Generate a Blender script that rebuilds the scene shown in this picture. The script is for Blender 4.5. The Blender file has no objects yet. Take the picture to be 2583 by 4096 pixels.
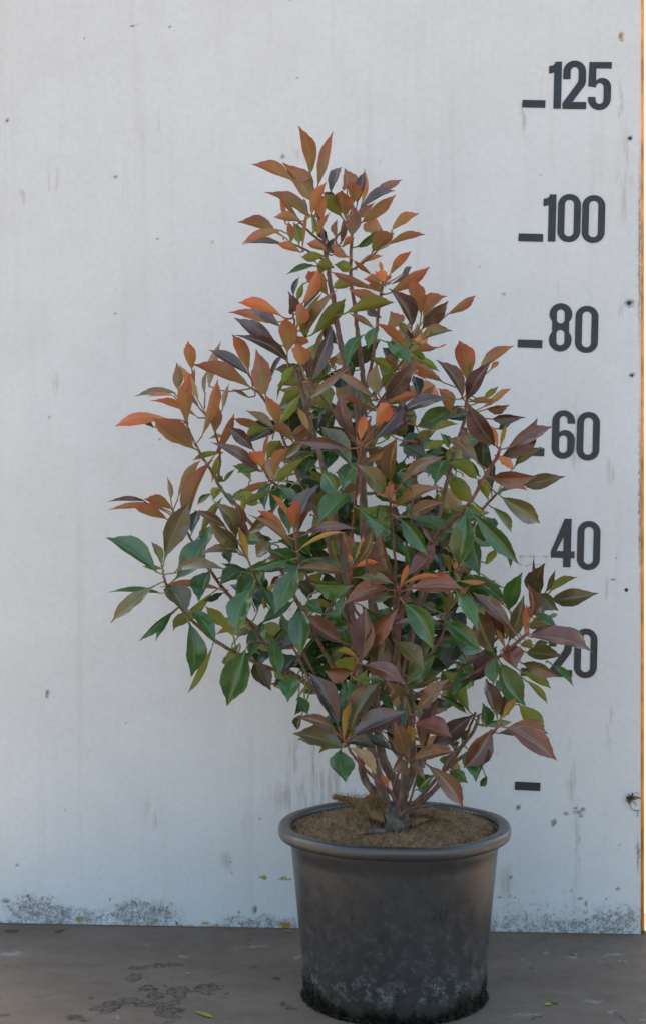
import bpy, bmesh, math, random
import numpy as np
from mathutils import Vector, Matrix
R = math.radians
rnd = random.Random(7)
scene = bpy.context.scene
C = scene.collection

# ------------------------------------------------------------------ camera
F, CX, CY, CAM_H = 5642.0, 1291.5, 2048.0, 0.768
cam_d = bpy.data.cameras.new('camera'); cam = bpy.data.objects.new('camera', cam_d); C.objects.link(cam)
cam.location = (0, 0, CAM_H); cam.rotation_euler = (R(90), 0, 0)
cam_d.sensor_fit = 'VERTICAL'; cam_d.sensor_height = 36.0; cam_d.lens = F / 4096 * 36.0
cam_d.clip_start = 0.05; cam_d.clip_end = 500
scene.camera = cam
# ------------------------------------------------------------------ light
SUN_EL, SUN_AZ = 42.0, 18.0          # sun stands behind the board, a little to the left
w = bpy.data.worlds.new('World'); scene.world = w; w.use_nodes = True
nt = w.node_tree; bg = nt.nodes['Background']
sky = nt.nodes.new('ShaderNodeTexSky'); sky.sky_type = 'NISHITA'; sky.sun_disc = False
sky.sun_elevation = R(SUN_EL); sky.sun_rotation = R(-SUN_AZ)
sky.air_density = 1.0; sky.dust_density = 4.0; sky.ozone_density = 0.6
nt.links.new(sky.outputs[0], bg.inputs[0]); bg.inputs[1].default_value = 0.10
sl = bpy.data.lights.new('sun', 'SUN'); sl.energy = 5.0; sl.angle = R(0.5); sl.color = (1, 0.9, 0.76)
so = bpy.data.objects.new('sun', sl); C.objects.link(so)
sdir = Vector((-math.sin(R(SUN_AZ)) * math.cos(R(SUN_EL)), math.cos(R(SUN_AZ)) * math.cos(R(SUN_EL)), math.sin(R(SUN_EL))))
so.rotation_euler = sdir.to_track_quat('Z', 'Y').to_euler(); so.location = (-3, 6, 6)
vs = scene.view_settings
vs.view_transform = 'Standard'; vs.look = 'None'; vs.gamma = 1.0; vs.use_curve_mapping = False
vs.exposure = 2.25
vs.use_white_balance = True; vs.white_balance_temperature = 6700; vs.white_balance_tint = 1
scene.render.engine = 'CYCLES'

# ------------------------------------------------------------------ helpers
def px(x, y, d):                       # photo pixel at a distance d -> point
    return Vector(((x - CX) / F * d, d, CAM_H - (y - CY) / F * d))
def tag(o, label=None, cat=None, group=None, kind=None):
    if label: o['label'] = label
    if cat: o['category'] = cat
    if group: o['group'] = group
    if kind: o['kind'] = kind
    return o
def obj(name, me, mat=None, parent=None):
    o = bpy.data.objects.new(name, me); C.objects.link(o)
    if mat:
        for m in (mat if isinstance(mat, (list, tuple)) else [mat]): me.materials.append(m)
    if parent: o.parent = parent
    return o
def empty(name, loc=(0, 0, 0), rz=0):
    o = bpy.data.objects.new(name, None); C.objects.link(o); o.location = loc; o.rotation_euler = (0, 0, rz)
    o.empty_display_size = 0.05
    return o
def mesh(name, v, f, smooth=True):
    me = bpy.data.meshes.new(name); me.from_pydata([tuple(p) for p in v], [], f); me.update()
    if smooth: me.polygons.foreach_set('use_smooth', [True] * len(me.polygons))
    return me
def box(sx, sy, sz, bevel=0.0, c=(0, 0, 0), name='box'):
    bm = bmesh.new(); bmesh.ops.create_cube(bm, size=1)
    for v in bm.verts: v.co = Vector((v.co.x * sx + c[0], v.co.y * sy + c[1], v.co.z * sz + c[2]))
    if bevel: bmesh.ops.bevel(bm, geom=bm.edges[:], offset=bevel, segments=2, affect='EDGES', profile=0.5)
    me = bpy.data.meshes.new(name); bm.to_mesh(me); bm.free(); return me
def tube(pts, radii, sides=8, cap=True):
    v, f = [], []
    n = len(pts)
    T = []
    for i in range(n):
        a, b = pts[max(0, i - 1)], pts[min(n - 1, i + 1)]
        t = (b - a); T.append(t.normalized() if t.length > 1e-9 else Vector((0, 0, 1)))
    u = T[0].cross(Vector((0.3, 1, 0.1))).normalized()
    for i in range(n):
        u = (u - T[i] * u.dot(T[i])).normalized(); w_ = T[i].cross(u)
        for k in range(sides):
            a = 2 * math.pi * k / sides
            v.append(pts[i] + (u * math.cos(a) + w_ * math.sin(a)) * radii[i])
    for i in range(n - 1):
        for k in range(sides):
            k2 = (k + 1) % sides
            f.append((i * sides + k, i * sides + k2, (i + 1) * sides + k2, (i + 1) * sides + k))
    if cap:
        f.append(tuple(range(sides))[::-1]); f.append(tuple((n - 1) * sides + k for k in range(sides)))
    return v, f
def spline(pts, step=6):               # Catmull-Rom through the points
    out = []
    n = len(pts)
    for i in range(n - 1):
        p0, p1, p2, p3 = pts[max(0, i - 1)], pts[i], pts[i + 1], pts[min(n - 1, i + 2)]
        for s in range(step):
            t = s / step
            out.append(0.5 * ((2 * p1) + (p2 - p0) * t + (2 * p0 - 5 * p1 + 4 * p2 - p3) * t * t + (-p0 + 3 * p1 - 3 * p2 + p3) * t ** 3))
    out.append(pts[-1].copy())
    return out

# ------------------------------------------------------------------ materials
class NT:
    def __init__(s, name):
        s.m = bpy.data.materials.new(name); s.m.use_nodes = True; s.t = s.m.node_tree
        s.b = s.t.nodes['Principled BSDF']; s.out = s.t.nodes['Material Output']
    def n(s, typ, **kw):
        nd = s.t.nodes.new(typ)
        for k, v in kw.items(): setattr(nd, k, v)
        return nd
    def put(s, sock, v):
        if hasattr(v, 'is_output'): s.t.links.new(v, sock)
        else: sock.default_value = v
    def math(s, op, a, b=None, c=None, clamp=False):
        nd = s.n('ShaderNodeMath', operation=op); nd.use_clamp = clamp
        s.put(nd.inputs[0], a)
        if b is not None: s.put(nd.inputs[1], b)
        if c is not None: s.put(nd.inputs[2], c)
        return nd.outputs[0]
    def vm(s, op, a, b=None):
        nd = s.n('ShaderNodeVectorMath', operation=op); s.put(nd.inputs[0], a)
        if b is not None: s.put(nd.inputs[1], b)
        return nd.outputs['Value'] if op == 'LENGTH' else nd.outputs[0]
    def ramp(s, v, a, b, lo=0.0, hi=1.0, smooth=True):
        nd = s.n('ShaderNodeMapRange'); nd.interpolation_type = 'SMOOTHSTEP' if smooth else 'LINEAR'
        s.put(nd.inputs[0], v); nd.inputs[1].default_value = a; nd.inputs[2].default_value = b
        nd.inputs[3].default_value = lo; nd.inputs[4].default_value = hi
        return nd.outputs[0]
    def noise(s, vec, scale, detail=4, rough=0.55, dist=0.0, col=False):
        nd = s.n('ShaderNodeTexNoise'); s.put(nd.inputs['Vector'], vec); nd.inputs['Scale'].default_value = scale
        nd.inputs['Detail'].default_value = detail; nd.inputs['Roughness'].default_value = rough; nd.inputs['Distortion'].default_value = dist
        return nd.outputs['Color' if col else 'Fac']
    def voro(s, vec, scale, out='Distance', rand=1.0):
        nd = s.n('ShaderNodeTexVoronoi'); s.put(nd.inputs['Vector'], vec); nd.inputs['Scale'].default_value = scale
        nd.inputs['Randomness'].default_value = rand
        return nd.outputs[out]
    def mapv(s, vec, scale=(1, 1, 1), loc=(0, 0, 0)):
        nd = s.n('ShaderNodeMapping'); s.put(nd.inputs[0], vec); nd.inputs['Scale'].default_value = scale; nd.inputs['Location'].default_value = loc
        return nd.outputs[0]
    def mix(s, f, a, b, mode='MIX'):
        nd = s.n('ShaderNodeMix', data_type='RGBA', blend_type=mode); s.put(nd.inputs[0], f)
        for k, v in ((6, a), (7, b)):
            s.put(nd.inputs[k], v if hasattr(v, 'is_output') else (*v, 1) if len(v) == 3 else v)
        return nd.outputs[2]
    def blob(s, P, cx, cy, rx, ry, soft=0.35):
        d = s.vm('SUBTRACT', P, (cx, cy, 0)); d = s.vm('DIVIDE', d, (rx, ry, 1.0)); l = s.vm('LENGTH', d)
        return s.ramp(l, 1 + soft, 1 - soft)
    def uni(s, masks):
        o = masks[0]
        for m in masks[1:]: o = s.math('MAXIMUM', o, m)
        return o
    def bump(s, h, strength, dist=0.001, prev=None):
        nd = s.n('ShaderNodeBump'); nd.inputs['Strength'].default_value = strength; nd.inputs['Distance'].default_value = dist
        s.put(nd.inputs['Height'], h)
        if prev is not None: s.put(nd.inputs['Normal'], prev)
        return nd.outputs[0]
    def setb(s, **kw):
        for k, v in kw.items():
            sock = s.b.inputs[k.replace('_', ' ')]
            if not hasattr(v, 'is_output') and isinstance(v, (tuple, list)) and len(v) == 3 and sock.type == 'RGBA': v = (*v, 1)
            s.put(sock, v)
    def uv(s): return s.n('ShaderNodeTexCoord').outputs['UV']
    def ob(s): return s.n('ShaderNodeTexCoord').outputs['Object']
    def attr(s, name, out='Color'):
        nd = s.n('ShaderNodeAttribute'); nd.attribute_name = name; return nd.outputs[out]

# ------------------------------------------------------------------ board frame
BR = Vector((0.5768, 2.5654, 0)); BL = Vector((-0.6033, 2.6357, 0))
BD = (BL - BR).normalized()            # along the board, from its right edge to the left
BN = Vector((BD.y, -BD.x, 0)); BN = BN if BN.y < 0 else -BN
BW, BH, BT = 1.38, 2.25, 0.018
def wall(x, y):                        # photo pixel -> (u to the left of the right edge, z)
    d = px(x, y, 1.0) - Vector((0, 0, CAM_H))
    o = Vector((0, 0, CAM_H))
    t = (BR - o).dot(BN) / d.dot(BN)
    p = o + d * t
    return (p - BR).dot(BD), p.z
def floor_at(x, y):
    d = F * CAM_H / (y - CY)
    return px(x, y, d)

# board paint -------------------------------------------------------
# flat marks (stains, drips, spatters) are stored per vertex on finely divided sheets
def vnoise(x, y, scale, seed, octaves=4, rough=0.55):
    rs = np.random.RandomState(seed); tab = rs.rand(256, 256); out = 0; amp = 1.0; tot = 0
    for o in range(octaves):
        fx, fy = x * scale, y * scale; ix, iy = np.floor(fx).astype(int), np.floor(fy).astype(int); tx, ty = fx - ix, fy - iy
        tx = tx * tx * (3 - 2 * tx); ty = ty * ty * (3 - 2 * ty); g = lambda a, b: tab[a % 256, b % 256]
        out = out + amp * ((g(ix, iy) * (1 - tx) + g(ix + 1, iy) * tx) * (1 - ty) + (g(ix, iy + 1) * (1 - tx) + g(ix + 1, iy + 1) * tx) * ty)
        tot += amp; amp *= rough; scale *= 2.03
    return out / tot
def blobs(x, y, lst):
    m = np.zeros_like(x)
    for cx, cy, rx, ry, soft in lst:
        sel = (np.abs(x - cx) < rx * (1.1 + soft)) & (np.abs(y - cy) < ry * (1.1 + soft))
        l = np.sqrt(((x[sel] - cx) / rx) ** 2 + ((y[sel] - cy) / ry) ** 2)
        t = np.clip((1 + soft - l) / (2 * soft), 0, 1); t = t * t * (3 - 2 * t); m[sel] = 1 - (1 - m[sel]) * (1 - t)
    return m
def wb(x, y, rx, ry, soft=0.4):
    u, z = wall(x, y); return (u, z, rx / 2170, ry / 2170, soft)
def fb(x, y, rx, ry, soft=0.18):
    p = floor_at(x, y)
    return (p.x, p.y, rx * p.y / F, (floor_at(x, y - ry).y - floor_at(x, y + ry).y) / 2, soft)
def grid_mesh(name, xs, ys, to3d, extra_v=(), extra_f=()):
    X, Y = np.meshgrid(np.array(xs), np.array(ys)); ny, nx = X.shape; x, y = X.ravel(), Y.ravel()
    co = to3d(x, y)
    i = np.arange(nx * ny).reshape(ny, nx)
    q = np.stack([i[:-1, :-1], i[:-1, 1:], i[1:, 1:], i[1:, :-1]], -1).reshape(-1, 4)
    base = len(co); co = np.concatenate([co, np.array(extra_v, float).reshape(-1, 3)]) if len(extra_v) else co
    if len(extra_f): q = np.concatenate([q, np.array(extra_f) + base])
    me = bpy.data.meshes.new(name); me.vertices.add(len(co)); me.vertices.foreach_set('co', co.astype(np.float32).ravel())
    me.loops.add(len(q) * 4); me.loops.foreach_set('vertex_index', q.astype(np.int32).ravel())
    me.polygons.add(len(q)); me.polygons.foreach_set('loop_start', np.arange(len(q), dtype=np.int32) * 4); me.polygons.foreach_set('loop_total', np.full(len(q), 4, dtype=np.int32))
    me.update(calc_edges=True)
    return me, x, y, q
def set_attr(me, name, chans):
    n = len(me.vertices); a = np.zeros((n, 4), np.float32); a[:, 3] = 1
    for k, c in enumerate(chans): a[:len(c), k] = c
    me.color_attributes.new(name, 'FLOAT_COLOR', 'POINT').data.foreach_set('color', a.ravel())
def set_uv(me, uvv, q):
    me.uv_layers.new(name='UVMap').data.foreach_set('uv', uvv[q.ravel()].astype(np.float32).ravel())

def mat_board():
    s = NT('board_paint'); P = s.uv()
    A = s.n('ShaderNodeSeparateColor'); s.put(A.inputs[0], s.attr('marks_a')); Bm = s.n('ShaderNodeSeparateColor'); s.put(Bm.inputs[0], s.attr('marks_b'))
    streak = s.noise(s.mapv(P, (26, 1.1, 1)), 1.0, 4, 0.6)
    scr = s.noise(s.mapv(P, (9, 40, 1)), 6.0, 4, 0.75, 1.5)
    n7 = s.noise(P, 6.0, 5, 0.65, 0.8); pap = s.noise(P, 85, 4, 0.7); sp = s.noise(s.mapv(P, (1, 0.7, 1)), 260, 4, 0.8)
    col = s.mix(s.ramp(n7, 0.3, 0.75), (0.73, 0.725, 0.715), (0.69, 0.68, 0.665))
    col = s.mix(s.math('MULTIPLY', s.ramp(streak, 0.52, 0.8), 0.28), col, (0.50, 0.46, 0.40))
    col = s.mix(s.math('MULTIPLY', s.ramp(pap, 0.40, 0.72), 0.16), col, (0.46, 0.45, 0.44))
    col = s.mix(s.math('MULTIPLY', s.ramp(scr, 0.70, 0.78), 0.32), col, (0.38, 0.36, 0.34))
    gate = s.math('ADD', s.math('MULTIPLY', sp, 0.6), s.math('MULTIPLY', pap, 0.5))
    # grime at the foot of the board: thresholded fine noise, denser where the mask is strong
    gthr = s.math('MULTIPLY_ADD', A.outputs[0], -0.25, 0.70)
    gr = s.ramp(s.math('SUBTRACT', gate, gthr), 0.0, 0.16)
    col = s.mix(s.math('MULTIPLY', gr, s.math('MULTIPLY', s.ramp(A.outputs[0], 0.0, 0.25), 0.7)), col, (0.075, 0.064, 0.058))
    col = s.mix(s.math('MULTIPLY', s.ramp(A.outputs[0], 0.25, 1.0), s.ramp(s.noise(P, 30, 4, 0.6), 0.35, 0.7, 0.0, 0.42)), col, (0.20, 0.18, 0.16))
    runt = s.ramp(s.noise(s.mapv(P, (95, 7, 1)), 1.0, 4, 0.7), 0.40, 0.62)
    col = s.mix(s.math('MULTIPLY', s.math('MULTIPLY', A.outputs[1], runt), 0.48), col, (0.24, 0.14, 0.085))
    col = s.mix(s.math('MULTIPLY', s.math('MULTIPLY', Bm.outputs[0], runt), 0.75), col, (0.32, 0.26, 0.19))
    col = s.mix(s.math('MULTIPLY', Bm.outputs[1], s.ramp(gate, 0.42, 0.62, 0.5, 1.0)), col, (0.06, 0.05, 0.045))
    col = s.mix(s.math('MULTIPLY', A.outputs[2], s.ramp(sp, 0.34, 0.42)), col, (0.36, 0.22, 0.03))
    col = s.mix(s.math('MULTIPLY', Bm.outputs[2], s.ramp(pap, 0.42, 0.6, 0.1, 0.6)), col, (0.3, 0.28, 0.26))
    s.setb(Base_Color=col, Roughness=s.ramp(n7, 0.3, 0.7, 0.45, 0.6), Normal=s.bump(pap, 0.3, 0.0012), Specular_IOR_Level=0.35)
    return s.m
def mat_floor():
    s = NT('floor_boards'); P = s.uv()
    A = s.n('ShaderNodeSeparateColor'); s.put(A.inputs[0], s.attr('marks_a')); wm, stain, pale = A.outputs
    n2 = s.noise(s.mapv(P, (1.0, 2.2, 1)), 3.2, 6, 0.62); fine = s.noise(P, 330, 3, 0.7); n3 = s.noise(P, 24, 5, 0.7)
    col = s.mix(s.ramp(n2, 0.35, 0.7), (0.165, 0.120, 0.088), (0.212, 0.158, 0.120))
    col = s.mix(s.math('MULTIPLY', s.ramp(n3, 0.5, 0.8), 0.45), col, (0.095, 0.072, 0.058))
    col = s.mix(s.math('MULTIPLY', s.ramp(fine, 0.35, 0.7), 0.30), col, (0.085, 0.066, 0.052))
    sc = s.noise(s.mapv(P, (5, 90, 1)), 2.0, 5, 0.7, 0.6); scm = s.math('MULTIPLY', s.ramp(sc, 0.66, 0.74), s.ramp(n3, 0.4, 0.6))
    col = s.mix(s.math('MULTIPLY', scm, 0.5), col, (0.36, 0.33, 0.31))
    col = s.mix(s.math('MULTIPLY', s.math('MULTIPLY', pale, s.ramp(fine, 0.35, 0.6)), 0.55), col, (0.42, 0.42, 0.42))
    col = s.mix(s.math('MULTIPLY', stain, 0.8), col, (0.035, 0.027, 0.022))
    rim = s.math('MULTIPLY', s.math('SUBTRACT', s.ramp(wm, 0.05, 0.4), s.ramp(wm, 0.5, 1.0)), s.ramp(n3, 0.35, 0.6, 0.35, 1.0))
    col = s.mix(s.math('MULTIPLY', s.ramp(wm, 0.1, 0.5), s.ramp(n3, 0.35, 0.65, 0.75, 0.35)), col, (0.062, 0.052, 0.045))
    col = s.mix(s.math('MULTIPLY', rim, 0.75), col, (0.018, 0.014, 0.011))
    rough = s.math('MULTIPLY_ADD', wm, -0.22, s.ramp(n3, 0.3, 0.7, 0.60, 0.80))
    s.setb(Base_Color=col, Roughness=rough, Specular_IOR_Level=0.25, Normal=s.bump(fine, 0.35, 0.0008, s.bump(n3, 0.12, 0.002)))
    return s.m
def mat_simple(name, col, rough=0.6, var=0.15, scale=40, bumpk=0.3, spec=0.4, metal=0.0):
    s = NT(name); P = s.ob(); n = s.noise(P, scale, 5, 0.65)
    dark = tuple(c * (1 - var) for c in col); lite = tuple(min(1, c * (1 + var)) for c in col)
    s.setb(Base_Color=s.mix(s.ramp(n, 0.3, 0.7), dark, lite), Roughness=rough, Specular_IOR_Level=spec, Metallic=metal, Normal=s.bump(n, bumpk, 0.001))
    return s.m
def mat_pot():
    s = NT('black_plastic'); P = s.ob()
    sep = s.n('ShaderNodeSeparateXYZ'); s.put(sep.inputs[0], P); Z = sep.outputs[2]
    n = s.noise(P, 9, 5, 0.6); spn = s.noise(P, 420, 2, 0.6); n3 = s.noise(P, 60, 5, 0.7)
    col = s.mix(s.ramp(n, 0.3, 0.7), (0.024, 0.023, 0.024), (0.037, 0.035, 0.034))
    dust = s.math('MULTIPLY', s.ramp(n3, 0.40, 0.75), s.ramp(Z, 0.27, 0.0, 0.05, 0.26))
    col = s.mix(dust, col, (0.14, 0.128, 0.118))
    v = s.voro(s.mapv(P, (1, 1, 1.6)), 330)
    sp = s.math('LESS_THAN', v, s.math('MULTIPLY', s.ramp(Z, 0.25, 0.03, 0.10, 0.26), s.ramp(n3, 0.35, 0.65, 0.0, 1.1)))
    col = s.mix(s.math('MULTIPLY', sp, 0.5), col, (0.36, 0.34, 0.32))
    lime = s.math('MULTIPLY', s.math('MULTIPLY', s.ramp(Z, 0.09, 0.035), s.ramp(n3, 0.46, 0.62)), s.ramp(spn, 0.40, 0.58))
    col = s.mix(s.math('MULTIPLY', lime, 0.38), col, (0.34, 0.33, 0.31))
    low = s.math('MULTIPLY', s.ramp(Z, 0.05, 0.012), s.ramp(n3, 0.36, 0.52))
    col = s.mix(s.math('MULTIPLY', low, 0.85), col, (0.022, 0.022, 0.013))
    s.setb(Base_Color=col, Roughness=s.ramp(n3, 0.3, 0.7, 0.27, 0.40), Specular_IOR_Level=0.9, Normal=s.bump(spn, 0.10, 0.0003))
    return s.m
def mat_leaf(name, top):
    s = NT(name)
    col = s.attr('leafcol'); uv = s.uv()
    sep = s.n('ShaderNodeSeparateXYZ'); s.put(sep.inputs[0], uv); U = s.math('ABSOLUTE', s.math('SUBTRACT', sep.outputs[0], 0.5)); V = sep.outputs[1]
    P = s.ob()
    veins = s.n('ShaderNodeTexWave'); veins.wave_type = 'BANDS'; veins.bands_direction = 'X'
    cv = s.n('ShaderNodeCombineXYZ'); s.put(cv.inputs[0], s.math('SUBTRACT', V, s.math('MULTIPLY', U, 0.42)))
    s.put(veins.inputs['Vector'], cv.outputs[0]); veins.inputs['Scale'].default_value = 4.6; veins.inputs['Distortion'].default_value = 0.0
    vl = s.ramp(veins.outputs['Fac'], 0.82, 1.0)
    n = s.noise(P, 32, 3, 0.55); n2 = s.noise(P, 240, 3, 0.6)
    c = s.mix(s.ramp(n, 0.3, 0.75), s.mix(0.14, col, (0, 0, 0)), s.mix(0.05, col, (0.75, 0.72, 0.5)))
    mid = s.ramp(U, 0.042, 0.012)
    edge = s.ramp(U, 0.455, 0.5)
    if top:
        c = s.mix(s.math('MULTIPLY', vl, 0.10), c, (0.22, 0.26, 0.10))
        c = s.mix(s.math('MULTIPLY', mid, 0.55), c, s.mix(0.5, col, (0.26, 0.40, 0.12)))
        spot = s.math('MULTIPLY', s.ramp(s.noise(P, 38, 3, 0.5), 0.70, 0.745), 0.55)
        c = s.mix(spot, c, (0.05, 0.028, 0.02))
        c = s.mix(s.math('MULTIPLY', edge, 0.35), c, (0.24, 0.10, 0.06))
        s.setb(Base_Color=c, Roughness=s.ramp(n, 0.3, 0.7, 0.12, 0.24), Specular_IOR_Level=0.70,
               Normal=s.bump(vl, 0.15, 0.0006, s.bump(n2, 0.08, 0.0004, s.bump(n, 0.16, 0.003))))
        tr = 0.10
    else:
        c = s.mix(s.math('MULTIPLY', vl, 0.22), c, s.mix(0.75, col, (0.05, 0.02, 0.01)))
        c = s.mix(s.math('MULTIPLY', mid, 0.7), c, (0.27, 0.27, 0.05))
        spot = s.math('MULTIPLY', s.ramp(s.noise(P, 60, 3, 0.5), 0.71, 0.75), 0.5)
        c = s.mix(spot, c, (0.06, 0.03, 0.02))
        c = s.mix(s.math('MULTIPLY', edge, 0.4), c, (0.36, 0.07, 0.05))
        s.setb(Base_Color=c, Roughness=0.5, Specular_IOR_Level=0.4, Normal=s.bump(vl, 0.25, 0.0008, s.bump(n, 0.2, 0.002)))
        tr = 0.30
    t = s.n('ShaderNodeBsdfTranslucent'); s.put(t.inputs[0], c)
    mx = s.n('ShaderNodeMixShader'); mx.inputs[0].default_value = tr
    s.t.links.new(s.b.outputs[0], mx.inputs[1]); s.t.links.new(t.outputs[0], mx.inputs[2]); s.t.links.new(mx.outputs[0], s.out.inputs[0])
    return s.m
def mat_attr(name, rough=0.6, nscale=120, bumpk=0.5, spec=0.3, dark=0.35):
    s = NT(name); col = s.attr('leafcol'); P = s.ob(); n = s.noise(s.mapv(P, (1, 1, 0.45)), nscale, 5, 0.7)
    c = s.mix(s.ramp(n, 0.35, 0.7), s.mix(dark, col, (0, 0, 0)), s.mix(0.12, col, (0.6, 0.55, 0.45)))
    s.setb(Base_Color=c, Roughness=rough, Specular_IOR_Level=spec, Normal=s.bump(n, bumpk, 0.002))
    return s.m

M_BOARD, M_FLOOR, M_POT = mat_board(), mat_floor(), mat_pot()
M_TOP, M_UNDER = mat_leaf('leaf_waxy_top', True), mat_leaf('leaf_underside', False)
M_BARK = mat_attr('bark'); M_PETIOLE = mat_attr('petiole', 0.45, 60, 0.1, 0.4, 0.15)
M_FIBRE = mat_attr('coir_fibre', 0.8, 90, 0.2, 0.2, 0.3); M_MOSS = mat_attr('moss', 0.9, 90, 0.3, 0.15, 0.4)
M_VINYL = mat_simple('black_vinyl', (0.030, 0.032, 0.038), 0.42, 0.2, 30, 0.1, 0.4)

def colattr(me, cols):                 # per-vertex colour
    a = me.color_attributes.new('leafcol', 'FLOAT_COLOR', 'POINT')
    flat = []
    for c in cols: flat += [c[0], c[1], c[2], 1.0]
    a.data.foreach_set('color', flat)

# ------------------------------------------------------------------ setting
def ground():
    xs = np.concatenate([[-60, -8, -2], np.arange(-0.66, 0.7201, 0.0025), [2, 8, 60]]); ys = np.concatenate([[-60, -8, 0, 1.5], np.arange(2.04, 2.6701, 0.0025), [3.5, 8, 60]])
    me, x, y, q = grid_mesh('floor', xs, ys, lambda x, y: np.stack([x, y, 0 * x], -1))
    dx, dy = x + (vnoise(x, y, 60, 1, 5, .7) - .5) * 0.034, y + (vnoise(x, y, 60, 2, 5, .7) - .5) * 0.044
    wet = [fb(542, 3913, 30, 14), fb(593, 3953, 30, 10), fb(620, 3983, 34, 12), fb(680, 3968, 14, 10), fb(722, 3962, 34, 16), fb(718, 3985, 26, 14), fb(690, 4008, 28, 10), fb(650, 4021, 40, 8), fb(590, 4018, 42, 9), fb(525, 4006, 34, 11), fb(800, 3954, 28, 14), fb(850, 3948, 38, 12), fb(830, 3964, 22, 9), fb(440, 4028, 46, 16), fb(398, 4036, 26, 9), fb(420, 4052, 20, 7), fb(690, 4054, 54, 18), fb(640, 4044, 20, 9), fb(670, 3947, 8, 5), fb(680, 4090, 16, 6), fb(680, 3856, 44, 5, .3), fb(725, 3857, 8, 4), fb(610, 3864, 50, 4, .3), fb(545, 3872, 42, 4, .3)]
    stain = [fb(58, 3724, 26, 8), fb(236, 3722, 24, 8), fb(300, 4070, 40, 9, .5), fb(335, 4084, 20, 7), fb(15, 4062, 22, 6), fb(374, 3988, 8, 4), fb(1168, 4034, 20, 7), fb(1135, 4018, 9, 5), fb(1110, 3912, 24, 8), fb(903, 3975, 9, 4), fb(2150, 4070, 14, 4), fb(1000, 3760, 5, 3), fb(250, 3747, 6, 3), fb(724, 3756, 5, 3), fb(2213, 3786, 7, 4), fb(2378, 3803, 6, 4), fb(2310, 3762, 6, 4), fb(1005, 3873, 12, 3), fb(850, 3874, 14, 3)]
    pale = [fb(50, 3815, 40, 9, .5), fb(575, 3780, 10, 3), fb(2185, 3808, 12, 4), fb(2280, 3828, 22, 5, .5), fb(2290, 3815, 12, 4), fb(2095, 3840, 9, 3), fb(2370, 4008, 34, 7, .8), fb(2450, 3822, 34, 4, .7), fb(855, 4000, 7, 5), fb(470, 4070, 7, 4), fb(2570, 4082, 14, 5), fb(2100, 4058, 60, 5, .8), fb(2470, 3840, 10, 3), fb(1192, 3828, 15, 5), fb(1010, 3785, 60, 3, .7), fb(730, 3826, 26, 3, .6), fb(2441, 4047, 20, 8, .3)]
    W = blobs(dx, dy, [(a, b, c * 1.0, d * 1.0, .40) for a, b, c, d, e in wet]) * np.clip((vnoise(x, y, 90, 9, 3) - 0.26) * 6, 0, 1); St = blobs(dx, dy, stain); Pa = blobs(dx, dy, pale)
    # dark line in the corner under the board and a hairline crack
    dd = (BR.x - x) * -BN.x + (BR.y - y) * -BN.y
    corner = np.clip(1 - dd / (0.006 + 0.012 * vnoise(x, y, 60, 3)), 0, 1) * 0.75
    a, b = floor_at(2440, 4040), floor_at(2500, 4096); t = np.clip((y - a.y) / (b.y - a.y), 0, 1.5)
    cr = np.clip(1 - np.abs(dx - (a.x + (b.x - a.x) * t)) / 0.0025, 0, 1) * (t > 0)
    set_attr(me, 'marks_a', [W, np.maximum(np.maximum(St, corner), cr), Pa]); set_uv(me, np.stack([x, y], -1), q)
    tag(obj('floor', me, M_FLOOR), kind='structure')
ground()

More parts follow.
